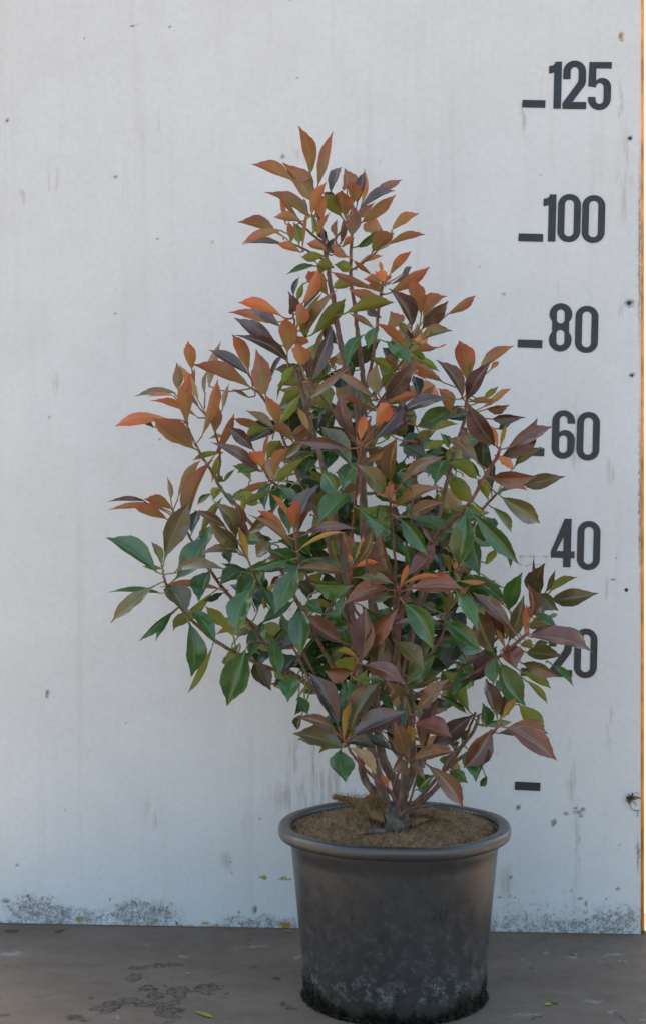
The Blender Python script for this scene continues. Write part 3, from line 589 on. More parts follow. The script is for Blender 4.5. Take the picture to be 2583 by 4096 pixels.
# ------------------------------------------------------------------ shrub
SO = Vector((PC.x, PC.y, 0.262))
DOFF = -0.036
shrub = empty('shrub', SO); tag(shrub, 'bushy broadleaf shrub with green and copper red leaves growing in the black pot', 'shrub')
STEMS = [  # (radius foot, radius end, depth foot, depth end, pixels, redness foot, redness end)
 (10, 3.4, 2.275, 2.27, [(1572, 3300), (1540, 3215), (1508, 3095), (1475, 2960), (1450, 2800), (1420, 2600), (1390, 2350), (1345, 2100), (1295, 1875), (1251, 1725), (1224, 1626), (1188, 1490)], 0, .35),
 (8.5, 4, 2.31, 2.28, [(1560, 3290), (1520, 3225), (1490, 3165), (1455, 3111), (1440, 3030), (1420, 2900), (1350, 2790), (1246, 2749)], 0, 0),
 (9, 2.6, 2.30, 2.30, [(1590, 3290), (1590, 3150), (1545, 3070), (1520, 2990), (1505, 2850), (1490, 2500), (1460, 2100), (1440, 1800), (1420, 1600), (1386, 1466), (1362, 1379), (1346, 1292), (1330, 1190), (1315, 1095), (1305, 1027), (1287, 921), (1263, 827), (1242, 711)], 0, .7),
 (8, 2.4, 2.32, 2.33, [(1600, 3290), (1612, 3180), (1645, 3097), (1648, 2980), (1600, 2700), (1500, 2450), (1450, 2120), (1453, 1900), (1455, 1700), (1451, 1525), (1445, 1454), (1429, 1336), (1417, 1221), (1402, 1118), (1404, 1000), (1408, 920)], 0, .6),
 (5, 2.6, 2.26, 2.24, [(1600, 3270), (1614, 3097), (1628, 3020), (1650, 2880), (1640, 2700), (1650, 2500), (1680, 2380), (1723, 2164), (1750, 2081), (1779, 1962), (1809, 1832), (1838, 1737), (1856, 1678), (1868, 1560)], .1, .3),
 (5, 2.3, 2.28, 2.30, [(1605, 3270), (1683, 3208), (1757, 3134), (1789, 3042), (1850, 2980), (1900, 2910), (1915, 2860)], .1, .5),
 (2.6, 1.2, 2.24, 2.2, [(1600, 3260), (1637, 3235), (1700, 3222), (1762, 3212)], .2, .2),
 (3.0, 2.0, 2.23, 2.13, [(1600, 3265), (1582, 3208), (1554, 3162), (1499, 3116), (1420, 3033), (1384, 2975)], .5, .9),
 (2.5, 1.8, 2.25, 2.19, [(1590, 3240), (1572, 3166), (1600, 3079), (1632, 3042)], .6, .9),
 (2.2, 1.5, 2.24, 2.18, [(1630, 3240), (1660, 3134), (1674, 3060), (1690, 3020)], .5, .9),
 (4, 1.8, 2.28, 2.14, [(1350, 2790), (1246, 2749), (1191, 2707), (1076, 2672), (993, 2636), (869, 2569), (783, 2496), (747, 2461), (690, 2385), (660, 2320), (653, 2290)], .1, .8),
 (4, 1.8, 2.28, 2.18, [(1246, 2749), (1150, 2680), (1066, 2585), (929, 2398), (890, 2350), (842, 2283), (799, 2216), (748, 2125), (735, 2100)], .1, .7),
 (4, 1.8, 2.29, 2.27, [(1460, 2870), (1350, 2700), (1200, 2430), (1080, 2200), (960, 2040), (886, 1956), (846, 1885), (799, 1810), (765, 1740), (745, 1690)], .1, .8),
 (3, 1.6, 2.27, 2.16, [(1420, 2600), (1340, 2300), (1290, 2080), (1200, 1986), (1113, 1946), (1070, 1907), (1052, 1865)], .2, .9),
 (3.4, 1.8, 2.32, 2.36, [(1440, 2750), (1350, 2300), (1275, 2085), (1216, 1962), (1157, 1824), (1110, 1700), (1050, 1589), (1007, 1553)], .1, .6),
 (2.6, 1.7, 2.25, 2.30, [(1224, 1626), (1240, 1570), (1200, 1480), (1180, 1316), (1170, 1240)], .6, .9),
 (3, 1.7, 2.25, 2.12, [(1425, 2650), (1402, 2324), (1406, 2197), (1411, 2100), (1421, 1994), (1429, 1915), (1441, 1808), (1440, 1780)], .4, 1),
 (2.6, 2, 2.28, 2.13, [(1440, 1800), (1365, 1690), (1290, 1590), (1235, 1520)], .3, .3),
 (3.4, 2.2, 2.29, 2.27, [(1453, 1700), (1465, 1548), (1492, 1424), (1511, 1258), (1525, 1160), (1529, 1125)], .4, .9),
 (4.2, 2.2, 2.26, 2.12, [(1600, 2900), (1590, 2600), (1620, 2400), (1732, 2164), (1803, 2092), (1874, 2015), (1933, 1915), (1992, 1814), (1995, 1790)], .2, 1),
 (3.2, 2, 2.30, 2.24, [(1600, 2720), (1690, 2400), (1763, 2284), (1803, 2233), (1890, 2099), (1933, 2033), (1992, 1968)], .2, .9),
 (4, 2.2, 2.27, 2.12, [(1610, 3020), (1610, 2900), (1637, 2809), (1692, 2776), (1803, 2742), (1932, 2670), (2015, 2611), (2098, 2541), (2110, 2530)], .2, 1),
 (3.2, 2, 2.31, 2.28, [(1620, 2820), (1651, 2786), (1784, 2717), (1913, 2624), (2010, 2530), (2100, 2450), (2160, 2395)], .1, .6),
 (3.6, 2, 2.25, 2.13, [(1610, 3260), (1678, 3191), (1784, 3076), (1900, 2990), (1959, 2942), (1992, 2905)], .1, 1),
 (3, 1.7, 2.29, 2.14, [(1450, 2870), (1430, 2760), (1408, 2725), (1428, 2650)], .2, 1),
 (2.8, 1.8, 2.24, 2.11, [(1540, 2760), (1575, 2600), (1594, 2391), (1594, 2352)], .2, .9),
 (2.8, 1.7, 2.24, 2.12, [(1430, 2640), (1420, 2550), (1335, 2411), (1255, 2344), (1212, 2276), (1192, 2229), (1182, 2155)], .2, 1),
 (2.6, 1.6, 2.26, 2.14, [(1260, 2700), (1150, 2500), (1046, 2355), (1030, 2332), (1015, 2292), (995, 2245)], .2, .9),
 (2.4, 1.6, 2.2, 2.11, [(1500, 2550), (1410, 2420), (1405, 2328), (1407, 2270)], .3, 1),
 (2.6, 1.6, 2.26, 2.12, [(1570, 2560), (1580, 2300), (1563, 2051), (1558, 1990)], .3, .9),
 (2.6, 1.6, 2.30, 2.22, [(1640, 2300), (1650, 2000), (1684, 1790), (1723, 1707)], .3, .9),
 (2.4, 1.5, 2.29, 2.25, [(1290, 970), (1240, 930), (1195, 884)], .7, 1),
 (2.4, 1.5, 2.29, 2.24, [(1310, 1045), (1284, 1032), (1225, 1000), (1163, 972)], .7, 1),
 (2.2, 1.5, 2.31, 2.27, [(1305, 1027), (1325, 975), (1375, 910), (1390, 880)], .7, 1),
 (2.2, 1.5, 2.33, 2.29, [(1404, 1080), (1440, 1060), (1500, 1010)], .7, 1),
 (2.6, 1.6, 2.29, 2.23, [(1455, 1620), (1497, 1567), (1584, 1475), (1630, 1408), (1649, 1360)], .3, .9),
 (2.6, 1.5, 2.29, 2.21, [(1855, 1690), (1862, 1620), (1872, 1530)], .4, .8),
 (2.4, 1.5, 2.3, 2.24, [(870, 1930), (880, 1830), (862, 1727), (831, 1663)], .4, .8),
 (2.2, 1.4, 2.22, 2.16, [(1246, 2749), (1200, 2640), (1150, 2570), (1080, 2575), (1000, 2566)], .3, .6),
 (3, 1.6, 2.27, 2.2, [(1784, 3076), (1850, 2980), (1880, 2900), (1900, 2850)], .2, .4),
 (2.8, 1.6, 2.22, 2.14, [(1610, 2950), (1640, 2900), (1640, 2860)], .3, .8),
 (2.4, 1.6, 2.20, 2.14, [(1700, 2640), (1760, 2560), (1790, 2450), (1800, 2330)], .3, .5),
 (2.2, 1.5, 2.2, 2.13, [(1255, 2560), (1230, 2480), (1200, 2410)], .3, .5),
]
BARK0, TWIG = (0.150, 0.104, 0.070), (0.22, 0.058, 0.042)
stem_objs, stem_pts = [], []
for si, (r0, r1, d0, d1, pp, c0, c1) in enumerate(STEMS):
    n = len(pp)
    P3 = []
    for i, (x, y) in enumerate(pp):
        t = i / (n - 1); d = d0 + (d1 - d0) * t * t * (3 - 2 * t) + (0.006 * math.sin(i * 2.3 + si) if 0 < i < n - 1 else 0)
        P3.append(px(x, y, d + DOFF))
    S = spline(P3, 6)
    m = len(S)
    rr = [(r0 + (r1 - r0) * (i / (m - 1)) ** 0.75) * 0.001 * (1 + 0.07 * math.sin(i * 1.9 + si) + (0.10 if i % 6 == 0 else 0)) for i in range(m)]
    S2 = [p + Vector((rnd.gauss(0, .0004), rnd.gauss(0, .0004), 0)) for p in S]
    v, f = tube(S2, rr, 10 if r0 > 4 else 7)
    me = mesh('stem', [p - SO for p in v], f)
    cols = []
    sides = 10 if r0 > 4 else 7
    for i in range(m):
        k = c0 + (c1 - c0) * (i / (m - 1)) ** 0.8
        k = max(0, min(1, k)); cc = tuple(a + (b - a) * k for a, b in zip(BARK0, TWIG))
        cols += [cc] * sides
    colattr(me, cols)
    nm = 'main_stem' if r0 >= 8 else 'branch' if r0 > 3 else 'twig'
    o = obj(nm, me, M_BARK, shrub)
    stem_objs.append(o)
    stem_pts.append([(p, rr[i]) for i, p in enumerate(S2)][int(m * 0.15):])
def knob():
    bm = bmesh.new(); bmesh.ops.create_icosphere(bm, subdivisions=4, radius=1)
    rr = random.Random(3)
    ph = [(rr.gauss(0, 1), rr.gauss(0, 1), rr.gauss(0, 1), rr.uniform(2, 7), rr.uniform(0, 6)) for _ in range(14)]
    c = px(1585, 3285, 2.239) - SO
    for v in bm.verts:
        k = 1 + sum(0.045 * math.sin(a * v.co.x * s_ + b * v.co.y * s_ + d * v.co.z * s_ + p) for a, b, d, s_, p in ph)
        v.co = Vector((v.co.x * 0.020 * k, v.co.y * 0.018 * k, v.co.z * 0.024 * k)) + c
    me = bpy.data.meshes.new('root_crown'); bm.to_mesh(me); bm.free()
    me.polygons.foreach_set('use_smooth', [True] * len(me.polygons)); colattr(me, [(0.14, 0.108, 0.084)] * len(me.vertices))
    obj('root_crown', me, M_BARK, shrub)
knob()

REG = {'R1': (900, 500, .5267), 'R2': (900, 1000, .395), 'R3': (1400, 1000, .4608), 'R4': (400, 1300, .395), 'R5': (900, 1500, .395), 'R6': (1400, 1500, .5925),
       'A1': (400, 1900, .395), 'A2': (900, 2000, .395), 'A3': (1400, 2000, .395), 'A4': (1800, 2000, .4279), 'A5': (500, 2350, .4608), 'A6': (1100, 2500, .395), 'A7': (1600, 2500, .4608), 'C2': (1250, 2950, .4608)}
# foot x, y, tip x, y, width (in pixels of an enlarged part of the photo), kind, depth layer, sideways curve
LEAF_ROWS = {
'R1': [(645,395,560,12,105,'o',2),(700,480,800,70,85,'o',2,-5),(520,430,208,302,95,'o',2,10),(650,575,450,293,150,'o',3),(800,520,880,310,70,'p',1),(655,690,770,430,70,'o',3,-8),(890,705,720,540,110,'y',2),(740,725,755,530,75,'o',3),(905,695,890,495,125,'o',3),(975,590,940,425,95,'o',2),(925,480,908,335,115,'o',2),(960,840,970,600,95,'o',3),(1000,600,1055,350,75,'p',1),(1040,600,1065,340,45,'r',1),(1010,655,1290,497,75,'p',2,-15),(1140,510,1335,425,60,'o',1),(1030,745,1295,532,85,'o',2),(1025,700,1130,590,60,'o',1),(635,700,330,510,85,'o',2,20),(575,735,372,702,70,'o',3,12),(560,715,400,530,35,'o',2),(460,760,415,530,35,'o',2),(380,810,107,737,90,'o',2,5),(385,800,203,728,60,'o',1),(440,800,130,900,60,'o',3,20),(440,905,130,902,50,'p',2,12),(580,970,390,900,60,'o',3,10),(505,890,480,735,60,'o',3),(565,900,520,740,85,'y',3),(585,960,620,650,28,'o',3),(665,830,650,650,40,'y',2),(700,850,800,660,45,'o',3),(840,590,735,512,55,'p',2),(640,690,600,560,70,'p',1),(780,870,680,785,60,'k',1),(850,860,850,720,50,'o',2),(880,905,900,710,45,'p',3),(890,930,980,855,55,'o',3),(785,960,620,900,60,'o',3),(930,1005,815,905,70,'o',3),(830,985,800,870,90,'k',2),(755,990,580,1000,75,'y',3),(1000,930,1150,800,55,'g',2),(1165,840,1130,680,130,'o',2),(1255,815,1465,675,75,'o',2),(1115,965,1280,815,115,'o',3),(1220,920,1518,833,55,'o',2,-15),(1015,1050,1195,995,45,'o',2,-8),(700,1060,825,1078,115,'y',3),(970,1090,830,1060,80,'y',3),(690,1070,470,1135,45,'g',2,10),(1115,1138,975,1025,35,'o',3),(1340,1139,1415,1070,35,'p',2)],
'R2': [(1050,470,845,210,150,'o',2),(770,560,945,185,110,'r',3),(790,330,730,515,60,'y',1),(690,460,750,262,55,'p',1),(650,650,645,425,100,'p',2),(605,690,132,522,110,'r',3,15),(560,780,250,560,110,'p',2),(430,740,55,628,90,'o',1,15),(530,970,118,678,150,'p',3),(640,1135,112,868,110,'p',3),(630,1040,615,680,170,'o',4),(725,790,785,545,140,'o',4),(725,985,720,855,165,'o',4),(770,1180,740,945,165,'o',4),(810,890,770,715,95,'y',3),(790,620,1015,375,80,'p',2),(810,900,1120,415,90,'b',3),(870,870,1210,500,150,'y',2),(820,810,990,430,60,'y',2),(1090,380,1360,340,110,'y',2),(1560,420,1060,230,80,'o',3,20),(1195,650,1700,530,130,'y',3,-10),(1600,560,1250,395,120,'o',3),(1415,850,1240,1180,110,'g',3,40),(1290,1150,1290,1290,80,'g',2),(860,1350,1090,780,130,'p',4),(840,1320,830,1000,85,'p',3),(780,1340,930,1350,40,'b',4),(850,1500,1265,1185,80,'b',4,15),(1519,1519,1070,1230,80,'b',4,25),(410,1470,330,1020,185,'o',3),(270,1400,-320,1167,150,'o',3,25),(240,1230,72,845,130,'o',3),(250,1270,-160,1010,110,'p',2),(430,1400,610,1040,50,'p',1),(720,1165,570,1355,70,'y',3),(715,1200,530,1510,45,'y',2),(1005,1275,1010,1080,100,'g',2),(1090,1210,1120,1070,70,'o',2),(1130,950,1040,700,110,'k',1),(870,1050,980,800,50,'b',2),(1510,800,1260,640,60,'n',1)],
'R3': [(335,225,525,5,75,'o',2),(275,215,255,95,30,'r',3),(290,290,215,185,80,'r',4),(295,290,355,225,50,'o',3),(330,300,525,140,35,'p',2),(335,380,685,133,95,'o',3),(270,300,125,250,90,'o',2),(270,370,160,295,80,'o',2),(530,685,345,345,125,'p',4,25),(620,570,555,240,125,'o',3),(630,610,835,400,110,'o',3),(620,690,845,460,120,'p',4),(830,565,1080,397,75,'o',2),(580,815,880,708,95,'u',4),(545,770,695,715,80,'r',4),(480,735,430,620,60,'y',2),(370,690,350,535,150,'o',3),(490,870,220,630,70,'o',4,25),(215,675,150,855,95,'g',4),(310,790,530,980,115,'g',4),(540,800,490,680,70,'p',2),(540,885,740,860,60,'o',3,-10),(740,855,840,815,16,'r',3),(515,880,650,945,55,'y',2),(570,940,770,1050,70,'y',2),(370,1060,185,940,75,'y',4,15),(310,1300,560,950,150,'p',4),(230,1240,230,980,125,'n',3),(280,1190,360,1080,60,'y',3),(820,1160,565,995,90,'o',3),(975,1300,755,960,110,'p',4),(1020,1150,945,780,155,'o',3),(1020,1290,1220,965,120,'p',4),(1115,1030,1410,835,95,'o',3),(1215,1040,1290,970,45,'o',2),(1040,1130,1055,970,30,'y',4),(1150,1300,1280,1190,40,'y',3),(1220,1302,1380,1200,45,'o',3),(600,1290,735,1180,60,'o',2),(590,1270,540,1090,85,'k',2),(480,1270,510,1140,110,'p',3),(540,1070,650,1120,55,'r',2),(420,960,280,850,90,'k',2),(420,1000,300,920,70,'o',2),(900,1302,770,1210,70,'o',3),(240,580,140,520,70,'p',1)],
'R4': [(935,460,893,163,105,'o',2),(790,650,780,390,100,'o',2),(1000,770,800,395,70,'n',2),(890,1010,905,520,140,'o',4,-10),(890,640,905,480,60,'r',3),(960,640,965,440,50,'o',2),(1105,640,1215,180,95,'n',1),(1065,700,1090,460,40,'n',1),(775,690,355,725,70,'b',2,25),(770,720,480,728,35,'r',2),(1010,945,520,750,75,'o',3,15),(1020,855,780,650,60,'p',1),(700,950,150,1022,120,'r',3,35),(550,1040,440,1000,40,'k',2),(955,1255,545,938,210,'o',4),(1025,1150,1190,560,110,'o',4),(1120,920,1225,670,95,'o',3),(1240,870,1300,600,50,'n',2),(1170,1080,1205,830,100,'o',3),(1140,1350,1340,880,85,'o',4),(1519,740,1340,650,35,'b',2),(1250,1290,940,1370,55,'y',2,10),(1215,1310,1130,1585,80,'y',2),(780,1780,1020,1370,80,'n',2,-20),(885,2060,1145,1365,140,'o',4,-40),(720,1770,685,1540,55,'n',2),(1255,1590,1175,1525,50,'y',2),(1255,1590,1370,1460,40,'y',2),(1220,1650,1145,1772,90,'y',2),(1275,1150,1110,1150,40,'y',2)],
'R5': [(300,770,30,530,120,'p',4),(355,985,-130,690,110,'p',4),(380,935,250,770,140,'r',4),(395,920,455,575,40,'o',4),(490,1020,640,735,105,'o',4),(530,510,420,190,130,'o',3),(535,520,770,205,85,'y',4),(830,130,560,290,100,'y',2),(1070,330,880,90,230,'y',1),(660,590,650,320,160,'k',2),(930,580,960,330,170,'k',2),(500,560,215,365,80,'n',3),(420,540,90,435,80,'o',2),(700,690,455,515,90,'o',3),(660,620,825,520,80,'o',3),(465,545,210,620,90,'y',2),(420,860,560,660,140,'y',2),(600,840,830,620,90,'m',3),(1250,750,710,685,90,'p',4,50),(1280,920,985,520,200,'m',4),(1330,650,1160,200,140,'p',4),(1370,660,1395,395,95,'r',4),(1340,880,1190,1170,160,'g',3),(985,990,1150,1230,150,'g',3),(820,825,495,1080,90,'y',4),(350,960,135,985,100,'g',3),(270,1080,85,920,100,'y',2),(460,1075,150,1180,70,'o',2),(80,1220,350,1290,120,'y',2),(480,1080,400,1350,110,'g',2),(515,1155,200,1310,70,'y',3),(570,1155,730,1290,110,'g',4),(735,1620,930,1110,190,'p',4),(700,1580,715,1260,130,'r',4),(660,1450,465,1195,50,'r',4),(1275,1200,945,1505,180,'g',4),(880,1180,800,1110,70,'k',2),(850,970,990,1090,80,'y',2),(1060,980,1100,1200,100,'y',2),(1519,370,1195,235,80,'o',3,10),(1500,330,1250,80,120,'m',3),(540,1090,640,1000,60,'y',2),(990,370,860,315,50,'g',2),(850,570,740,335,70,'n',3),(870,470,905,385,50,'n',3)],
'R6': [(250,195,465,140,60,'r',4,-12),(170,355,275,200,110,'r',4),(145,450,380,175,75,'p',4),(310,280,655,155,75,'p',4,-10),(245,400,430,270,80,'p',3),(85,500,130,300,100,'b',3),(80,590,300,445,55,'b',4),(270,720,315,425,95,'b',4),(265,740,222,535,42,'v',4),(265,835,290,740,130,'r',4),(340,740,625,552,75,'b',4),(330,880,605,755,85,'b',4),(390,960,630,860,90,'b',4),(360,965,490,870,40,'v',4),(235,800,65,610,130,'m',4),(60,905,290,1065,165,'g',4),(505,560,355,480,120,'k',3),(980,480,795,195,130,'p',4),(995,490,895,330,45,'r',4),(1010,490,1050,330,30,'v',4),(1010,560,1255,295,130,'p',3),(1085,485,1365,342,85,'q',4),(1085,560,1145,555,40,'q',2),(865,600,660,420,95,'b',4),(900,640,900,420,120,'k',3),(970,540,1105,640,50,'r',4),(945,695,1245,690,105,'q',4,-10),(1170,745,1445,685,95,'m',3),(1110,610,1290,488,60,'u',3),(1080,760,1195,780,30,'r',2),(1020,825,1278,998,120,'m',4),(1000,800,1130,765,40,'m',3),(960,300,1175,290,60,'p',3,-15),(915,230,1070,203,60,'b',2),(795,180,960,170,40,'o',3),(890,220,1075,92,40,'o',2),(900,170,995,82,35,'y',2),(800,260,635,295,85,'k',3),(680,250,600,95,90,'o',2),(1000,370,1080,330,50,'k',2),(790,410,740,365,60,'p',3),(560,390,435,430,60,'y',2),(530,400,720,330,50,'y',2),(640,575,575,740,110,'g',3),(640,590,860,700,90,'y',3),(830,860,640,660,110,'y',2),(700,570,880,690,70,'g',3),(580,785,695,955,50,'y',2),(690,900,860,890,40,'y',2),(310,660,420,790,80,'g',3),(500,520,635,525,45,'g',3),(500,490,660,440,50,'y',2),(660,490,610,395,55,'g',3),(860,700,930,850,70,'y',2),(950,800,970,590,70,'k',2)],
'A1': [(470,270,85,268,45,'p',3,15),(600,310,80,355,60,'o',3,25),(745,355,450,245,110,'o',3,30),(690,450,330,305,110,'o',3),(655,850,900,290,220,'m',4,-20),(580,990,75,635,180,'g',4,15),(630,930,530,675,85,'u',4),(760,1060,1050,615,240,'g',4),(750,990,1260,960,110,'m',4,-60),(640,945,440,920,50,'y',4),(550,1120,100,1480,130,'u',4,-40),(625,1200,105,1185,55,'g',3,30),(700,1120,880,1410,230,'m',4),(1240,1165,615,1135,65,'o',2,30),(1110,970,1000,1270,170,'g',4),(1140,1190,750,1540,90,'y',2),(1430,960,1210,1100,150,'g',3),(1519,1000,1240,890,70,'g',3),(1290,540,960,360,90,'b',4),(1410,760,1110,495,150,'m',4),(1430,800,1025,800,80,'b',4,45),(1380,640,1180,280,150,'m',4),(1430,560,1360,255,100,'b',4),(1500,840,1400,520,65,'v',4),(1440,420,1465,210,50,'y',4),(1470,760,1460,450,90,'p',4),(930,600,1010,350,110,'k',2),(1020,605,1240,230,80,'y',2),(1050,780,1110,510,130,'g',2),(1300,1519,1075,1320,70,'y',2),(1320,1510,1330,1250,70,'y',2),(1330,215,1540,300,130,'y',2),(1250,170,1350,310,60,'m',3),(1140,185,990,300,60,'g',3),(1260,1190,1060,1280,60,'k',2),(1320,900,1250,770,90,'k',2)],
'A2': [(645,380,330,105,85,'r',4,20),(700,520,260,155,70,'b',4,15),(800,350,1320,298,95,'p',4,-45),(730,520,1230,330,40,'v',4,-45),(1240,560,1180,330,110,'b',4),(1320,650,1480,290,110,'b',4),(1300,620,1400,350,45,'v',4),(1310,680,1550,630,60,'r',4),(1280,640,1245,535,40,'r',4),(680,595,265,720,80,'g',4,30),(830,600,1240,730,90,'g',4,-25),(1240,740,740,685,100,'b',4,15),(740,650,450,500,140,'g',3),(735,685,510,1140,200,'g',4),(280,900,130,1370,210,'g',4),(330,740,100,1020,200,'g',3),(375,870,500,1130,110,'g',3),(610,690,330,715,50,'m',3),(320,580,470,440,120,'m',3),(240,330,520,60,100,'m',3),(300,330,480,410,60,'g',2),(900,850,1285,870,180,'g',4),(830,1020,1110,1120,70,'y',3),(1190,970,1160,1170,90,'g',4),(820,1035,1000,1160,110,'g',3),(690,1030,375,1250,120,'g',3),(750,1070,690,1230,70,'g',4),(770,1105,760,1580,210,'g',4),(565,1190,660,1390,100,'g',3),(1220,1460,795,1160,150,'q',4),(1240,1225,1030,1160,130,'g',3),(1380,1640,1410,1110,230,'p',4),(640,1350,560,1530,130,'k',3),(1230,1519,1210,1330,110,'g',3),(1180,720,1080,400,200,'y',2),(1240,690,1150,480,110,'g',2),(720,830,880,990,160,'k',2),(540,770,460,860,70,'q',2),(490,850,460,940,50,'v',2),(390,990,400,1110,45,'y',2),(560,40,650,340,130,'g',3)],
'A3': [(505,190,780,560,150,'g',4),(600,185,1070,345,130,'g',3),(1175,105,1090,655,215,'g',4),(470,870,325,320,210,'b',4),(570,770,850,430,150,'q',4),(500,880,585,650,50,'r',4),(520,860,930,790,50,'r',4,-30),(600,900,1135,890,180,'q',4),(385,905,-66,1060,170,'q',4,20),(500,975,620,1035,70,'q',4),(845,440,720,270,60,'p',4),(545,1045,820,1519,200,'g',4),(110,1060,395,1285,110,'g',4),(150,1519,485,1095,150,'q',4),(1080,925,1290,1300,130,'g',4),(940,1215,1330,1530,160,'g',4),(1010,750,905,540,75,'y',3),(1240,410,1310,770,170,'g',3),(1370,660,1490,485,75,'y',3),(1070,820,1375,840,50,'o',4,-12),(1030,1080,1205,870,55,'o',3),(980,1130,920,970,60,'y',3),(1000,1120,1040,930,70,'y',3),(720,700,1000,780,80,'g',3,-15),(930,740,850,450,150,'k',2),(560,840,560,440,150,'g',2),(1065,720,1075,610,45,'r',3),(1090,690,1150,600,40,'n',3),(1110,810,1040,730,90,'m',2),(1000,1155,1170,1300,130,'k',3),(960,1160,990,1330,90,'k',2),(1010,1330,1140,1530,60,'g',2),(950,1260,455,1240,90,'m',3),(700,1060,860,1150,90,'k',2),(420,960,400,1100,90,'k',2),(420,970,215,1040,60,'g',3),(490,260,430,40,70,'p',2),(550,180,600,30,90,'g',2),(85,780,425,840,110,'m',4,-20)],
'A4': [(215,130,630,595,160,'g',4,-20),(265,150,305,395,120,'g',3),(375,55,565,300,80,'g',2,-10),(190,30,335,180,40,'y',4),(300,150,400,305,110,'g',3),(420,360,555,640,50,'g',2),(220,720,540,990,100,'g',2),(300,700,515,825,35,'y',2),(505,990,310,800,70,'n',3),(540,1030,665,690,150,'g',3),(800,940,880,600,170,'m',3),(840,850,775,530,28,'p',4),(890,860,970,655,50,'u',4),(915,870,1185,715,70,'y',4),(945,925,1375,870,150,'m',4),(835,880,1000,1030,130,'m',4),(820,1110,860,950,70,'m',2),(900,1110,1005,1065,40,'g',2),(760,1045,990,1170,80,'g',3),(720,1190,930,1180,110,'u',3),(575,1200,230,860,130,'q',4),(500,1330,340,980,130,'q',3),(530,1290,480,1130,70,'o',3),(540,1330,680,900,130,'m',3),(735,1120,718,790,100,'q',4),(690,1270,700,975,70,'r',4),(740,1260,1110,1240,80,'b',3,-20),(740,1280,1325,1415,170,'q',4,-20),(970,1190,1270,1335,50,'g',2,-25),(780,1380,920,1330,70,'g',2),(650,1340,770,1390,80,'y',2),(410,1445,240,1030,190,'m',3),(300,1460,430,1370,100,'g',2),(200,920,330,1010,80,'k',2),(515,1390,430,1200,40,'v',3)],
'A5': [(420,205,130,465,65,'g',3,25),(425,210,272,460,55,'g',3,12),(550,205,415,375,60,'y',2),(565,195,790,475,120,'g',4,-15),(555,295,580,770,170,'g',4),(770,490,545,910,60,'y',3),(1000,480,870,690,75,'y',3),(1045,545,880,1020,220,'g',4),(955,440,705,155,85,'y',3),(1000,360,795,400,50,'n',2),(980,420,1090,370,60,'m',3),(1200,300,1080,610,130,'g',2),(1280,410,1350,770,120,'g',4),(1500,590,1370,720,150,'k',2),(1380,790,1270,840,60,'u',2)],
'A6': [(1030,370,1100,110,280,'m',3),(780,470,505,465,140,'q',4),(900,400,1300,585,160,'q',4,-25),(860,570,1110,560,60,'g',4,-8),(780,530,640,340,180,'y',3),(800,540,930,470,130,'y',3),(830,330,605,275,60,'v',4,30),(200,530,130,770,190,'g',4),(760,560,680,900,190,'g',4),(650,1060,355,490,190,'p',4),(695,1170,760,785,75,'v',4),(760,1100,1070,590,220,'m',4),(790,1110,1320,880,200,'p',4),(640,1100,225,940,100,'b',4,35),(690,1245,190,1100,190,'m',4,20),(660,1260,720,1570,220,'g',3),(735,1235,1020,1510,110,'n',4,-30),(740,1180,1010,1250,110,'k',3),(850,1140,1170,1255,100,'k',3),(1310,1310,1220,990,170,'b',4),(1280,870,1130,560,150,'b',3),(1330,680,1290,1040,110,'g',3),(1300,700,1300,870,30,'q',4),(1280,1330,1180,1480,160,'b',4),(1215,170,1500,430,170,'u',4),(220,740,195,910,70,'k',2),(230,710,330,900,100,'g',3),(270,910,215,1060,80,'k',2),(330,950,480,1080,90,'k',3),(90,560,0,620,60,'k',3),(1090,700,1200,860,90,'g',2),(1390,1190,1340,1010,80,'v',4),(1480,1290,1440,960,90,'n',3)],
'A7': [(40,530,300,270,140,'g',3),(40,550,345,455,90,'u',3),(140,760,400,470,120,'b',4),(210,1090,330,660,110,'p',3),(130,850,440,965,150,'q',4),(260,1060,625,780,150,'p',3),(105,1170,480,1105,110,'b',4,-20),(790,905,555,1235,190,'q',4),(715,1060,650,1350,180,'g',4),(920,890,1350,1172,180,'q',4,-10),(930,890,1295,945,120,'q',3,-30),(850,940,990,960,50,'p',3),(740,890,720,690,110,'g',3),(840,800,745,465,120,'b',4),(870,800,940,580,120,'p',3),(870,830,1000,630,60,'v',4),(870,330,1085,690,190,'g',4),(1020,680,1255,880,160,'y',2),(1090,480,1280,685,55,'y',2,-10),(1055,410,1310,550,90,'y',3),(1330,350,1497,530,60,'g',2,-15),(1045,330,1355,445,110,'b',4,-20),(1090,240,1400,270,120,'u',3),(925,170,1005,362,190,'q',4),(830,280,805,505,115,'g',4),(620,490,830,270,150,'p',3),(620,410,460,600,120,'g',3),(600,760,360,400,150,'y',2),(350,610,570,770,50,'g',2),(475,180,400,385,150,'k',2),(830,480,940,600,120,'k',2),(660,870,980,850,60,'g',2),(480,1110,450,1260,170,'y',2),(420,1260,580,1370,110,'g',3),(750,1310,690,1400,60,'g',2),(75,1195,210,1335,60,'b',4),(430,1040,490,1080,80,'k',2),(530,1000,595,910,60,'g',2)],
'C2': [(985,230,1305,605,150,'b',4,-20),(915,455,1050,330,130,'g',3),(655,440,590,330,55,'r',3)],
}


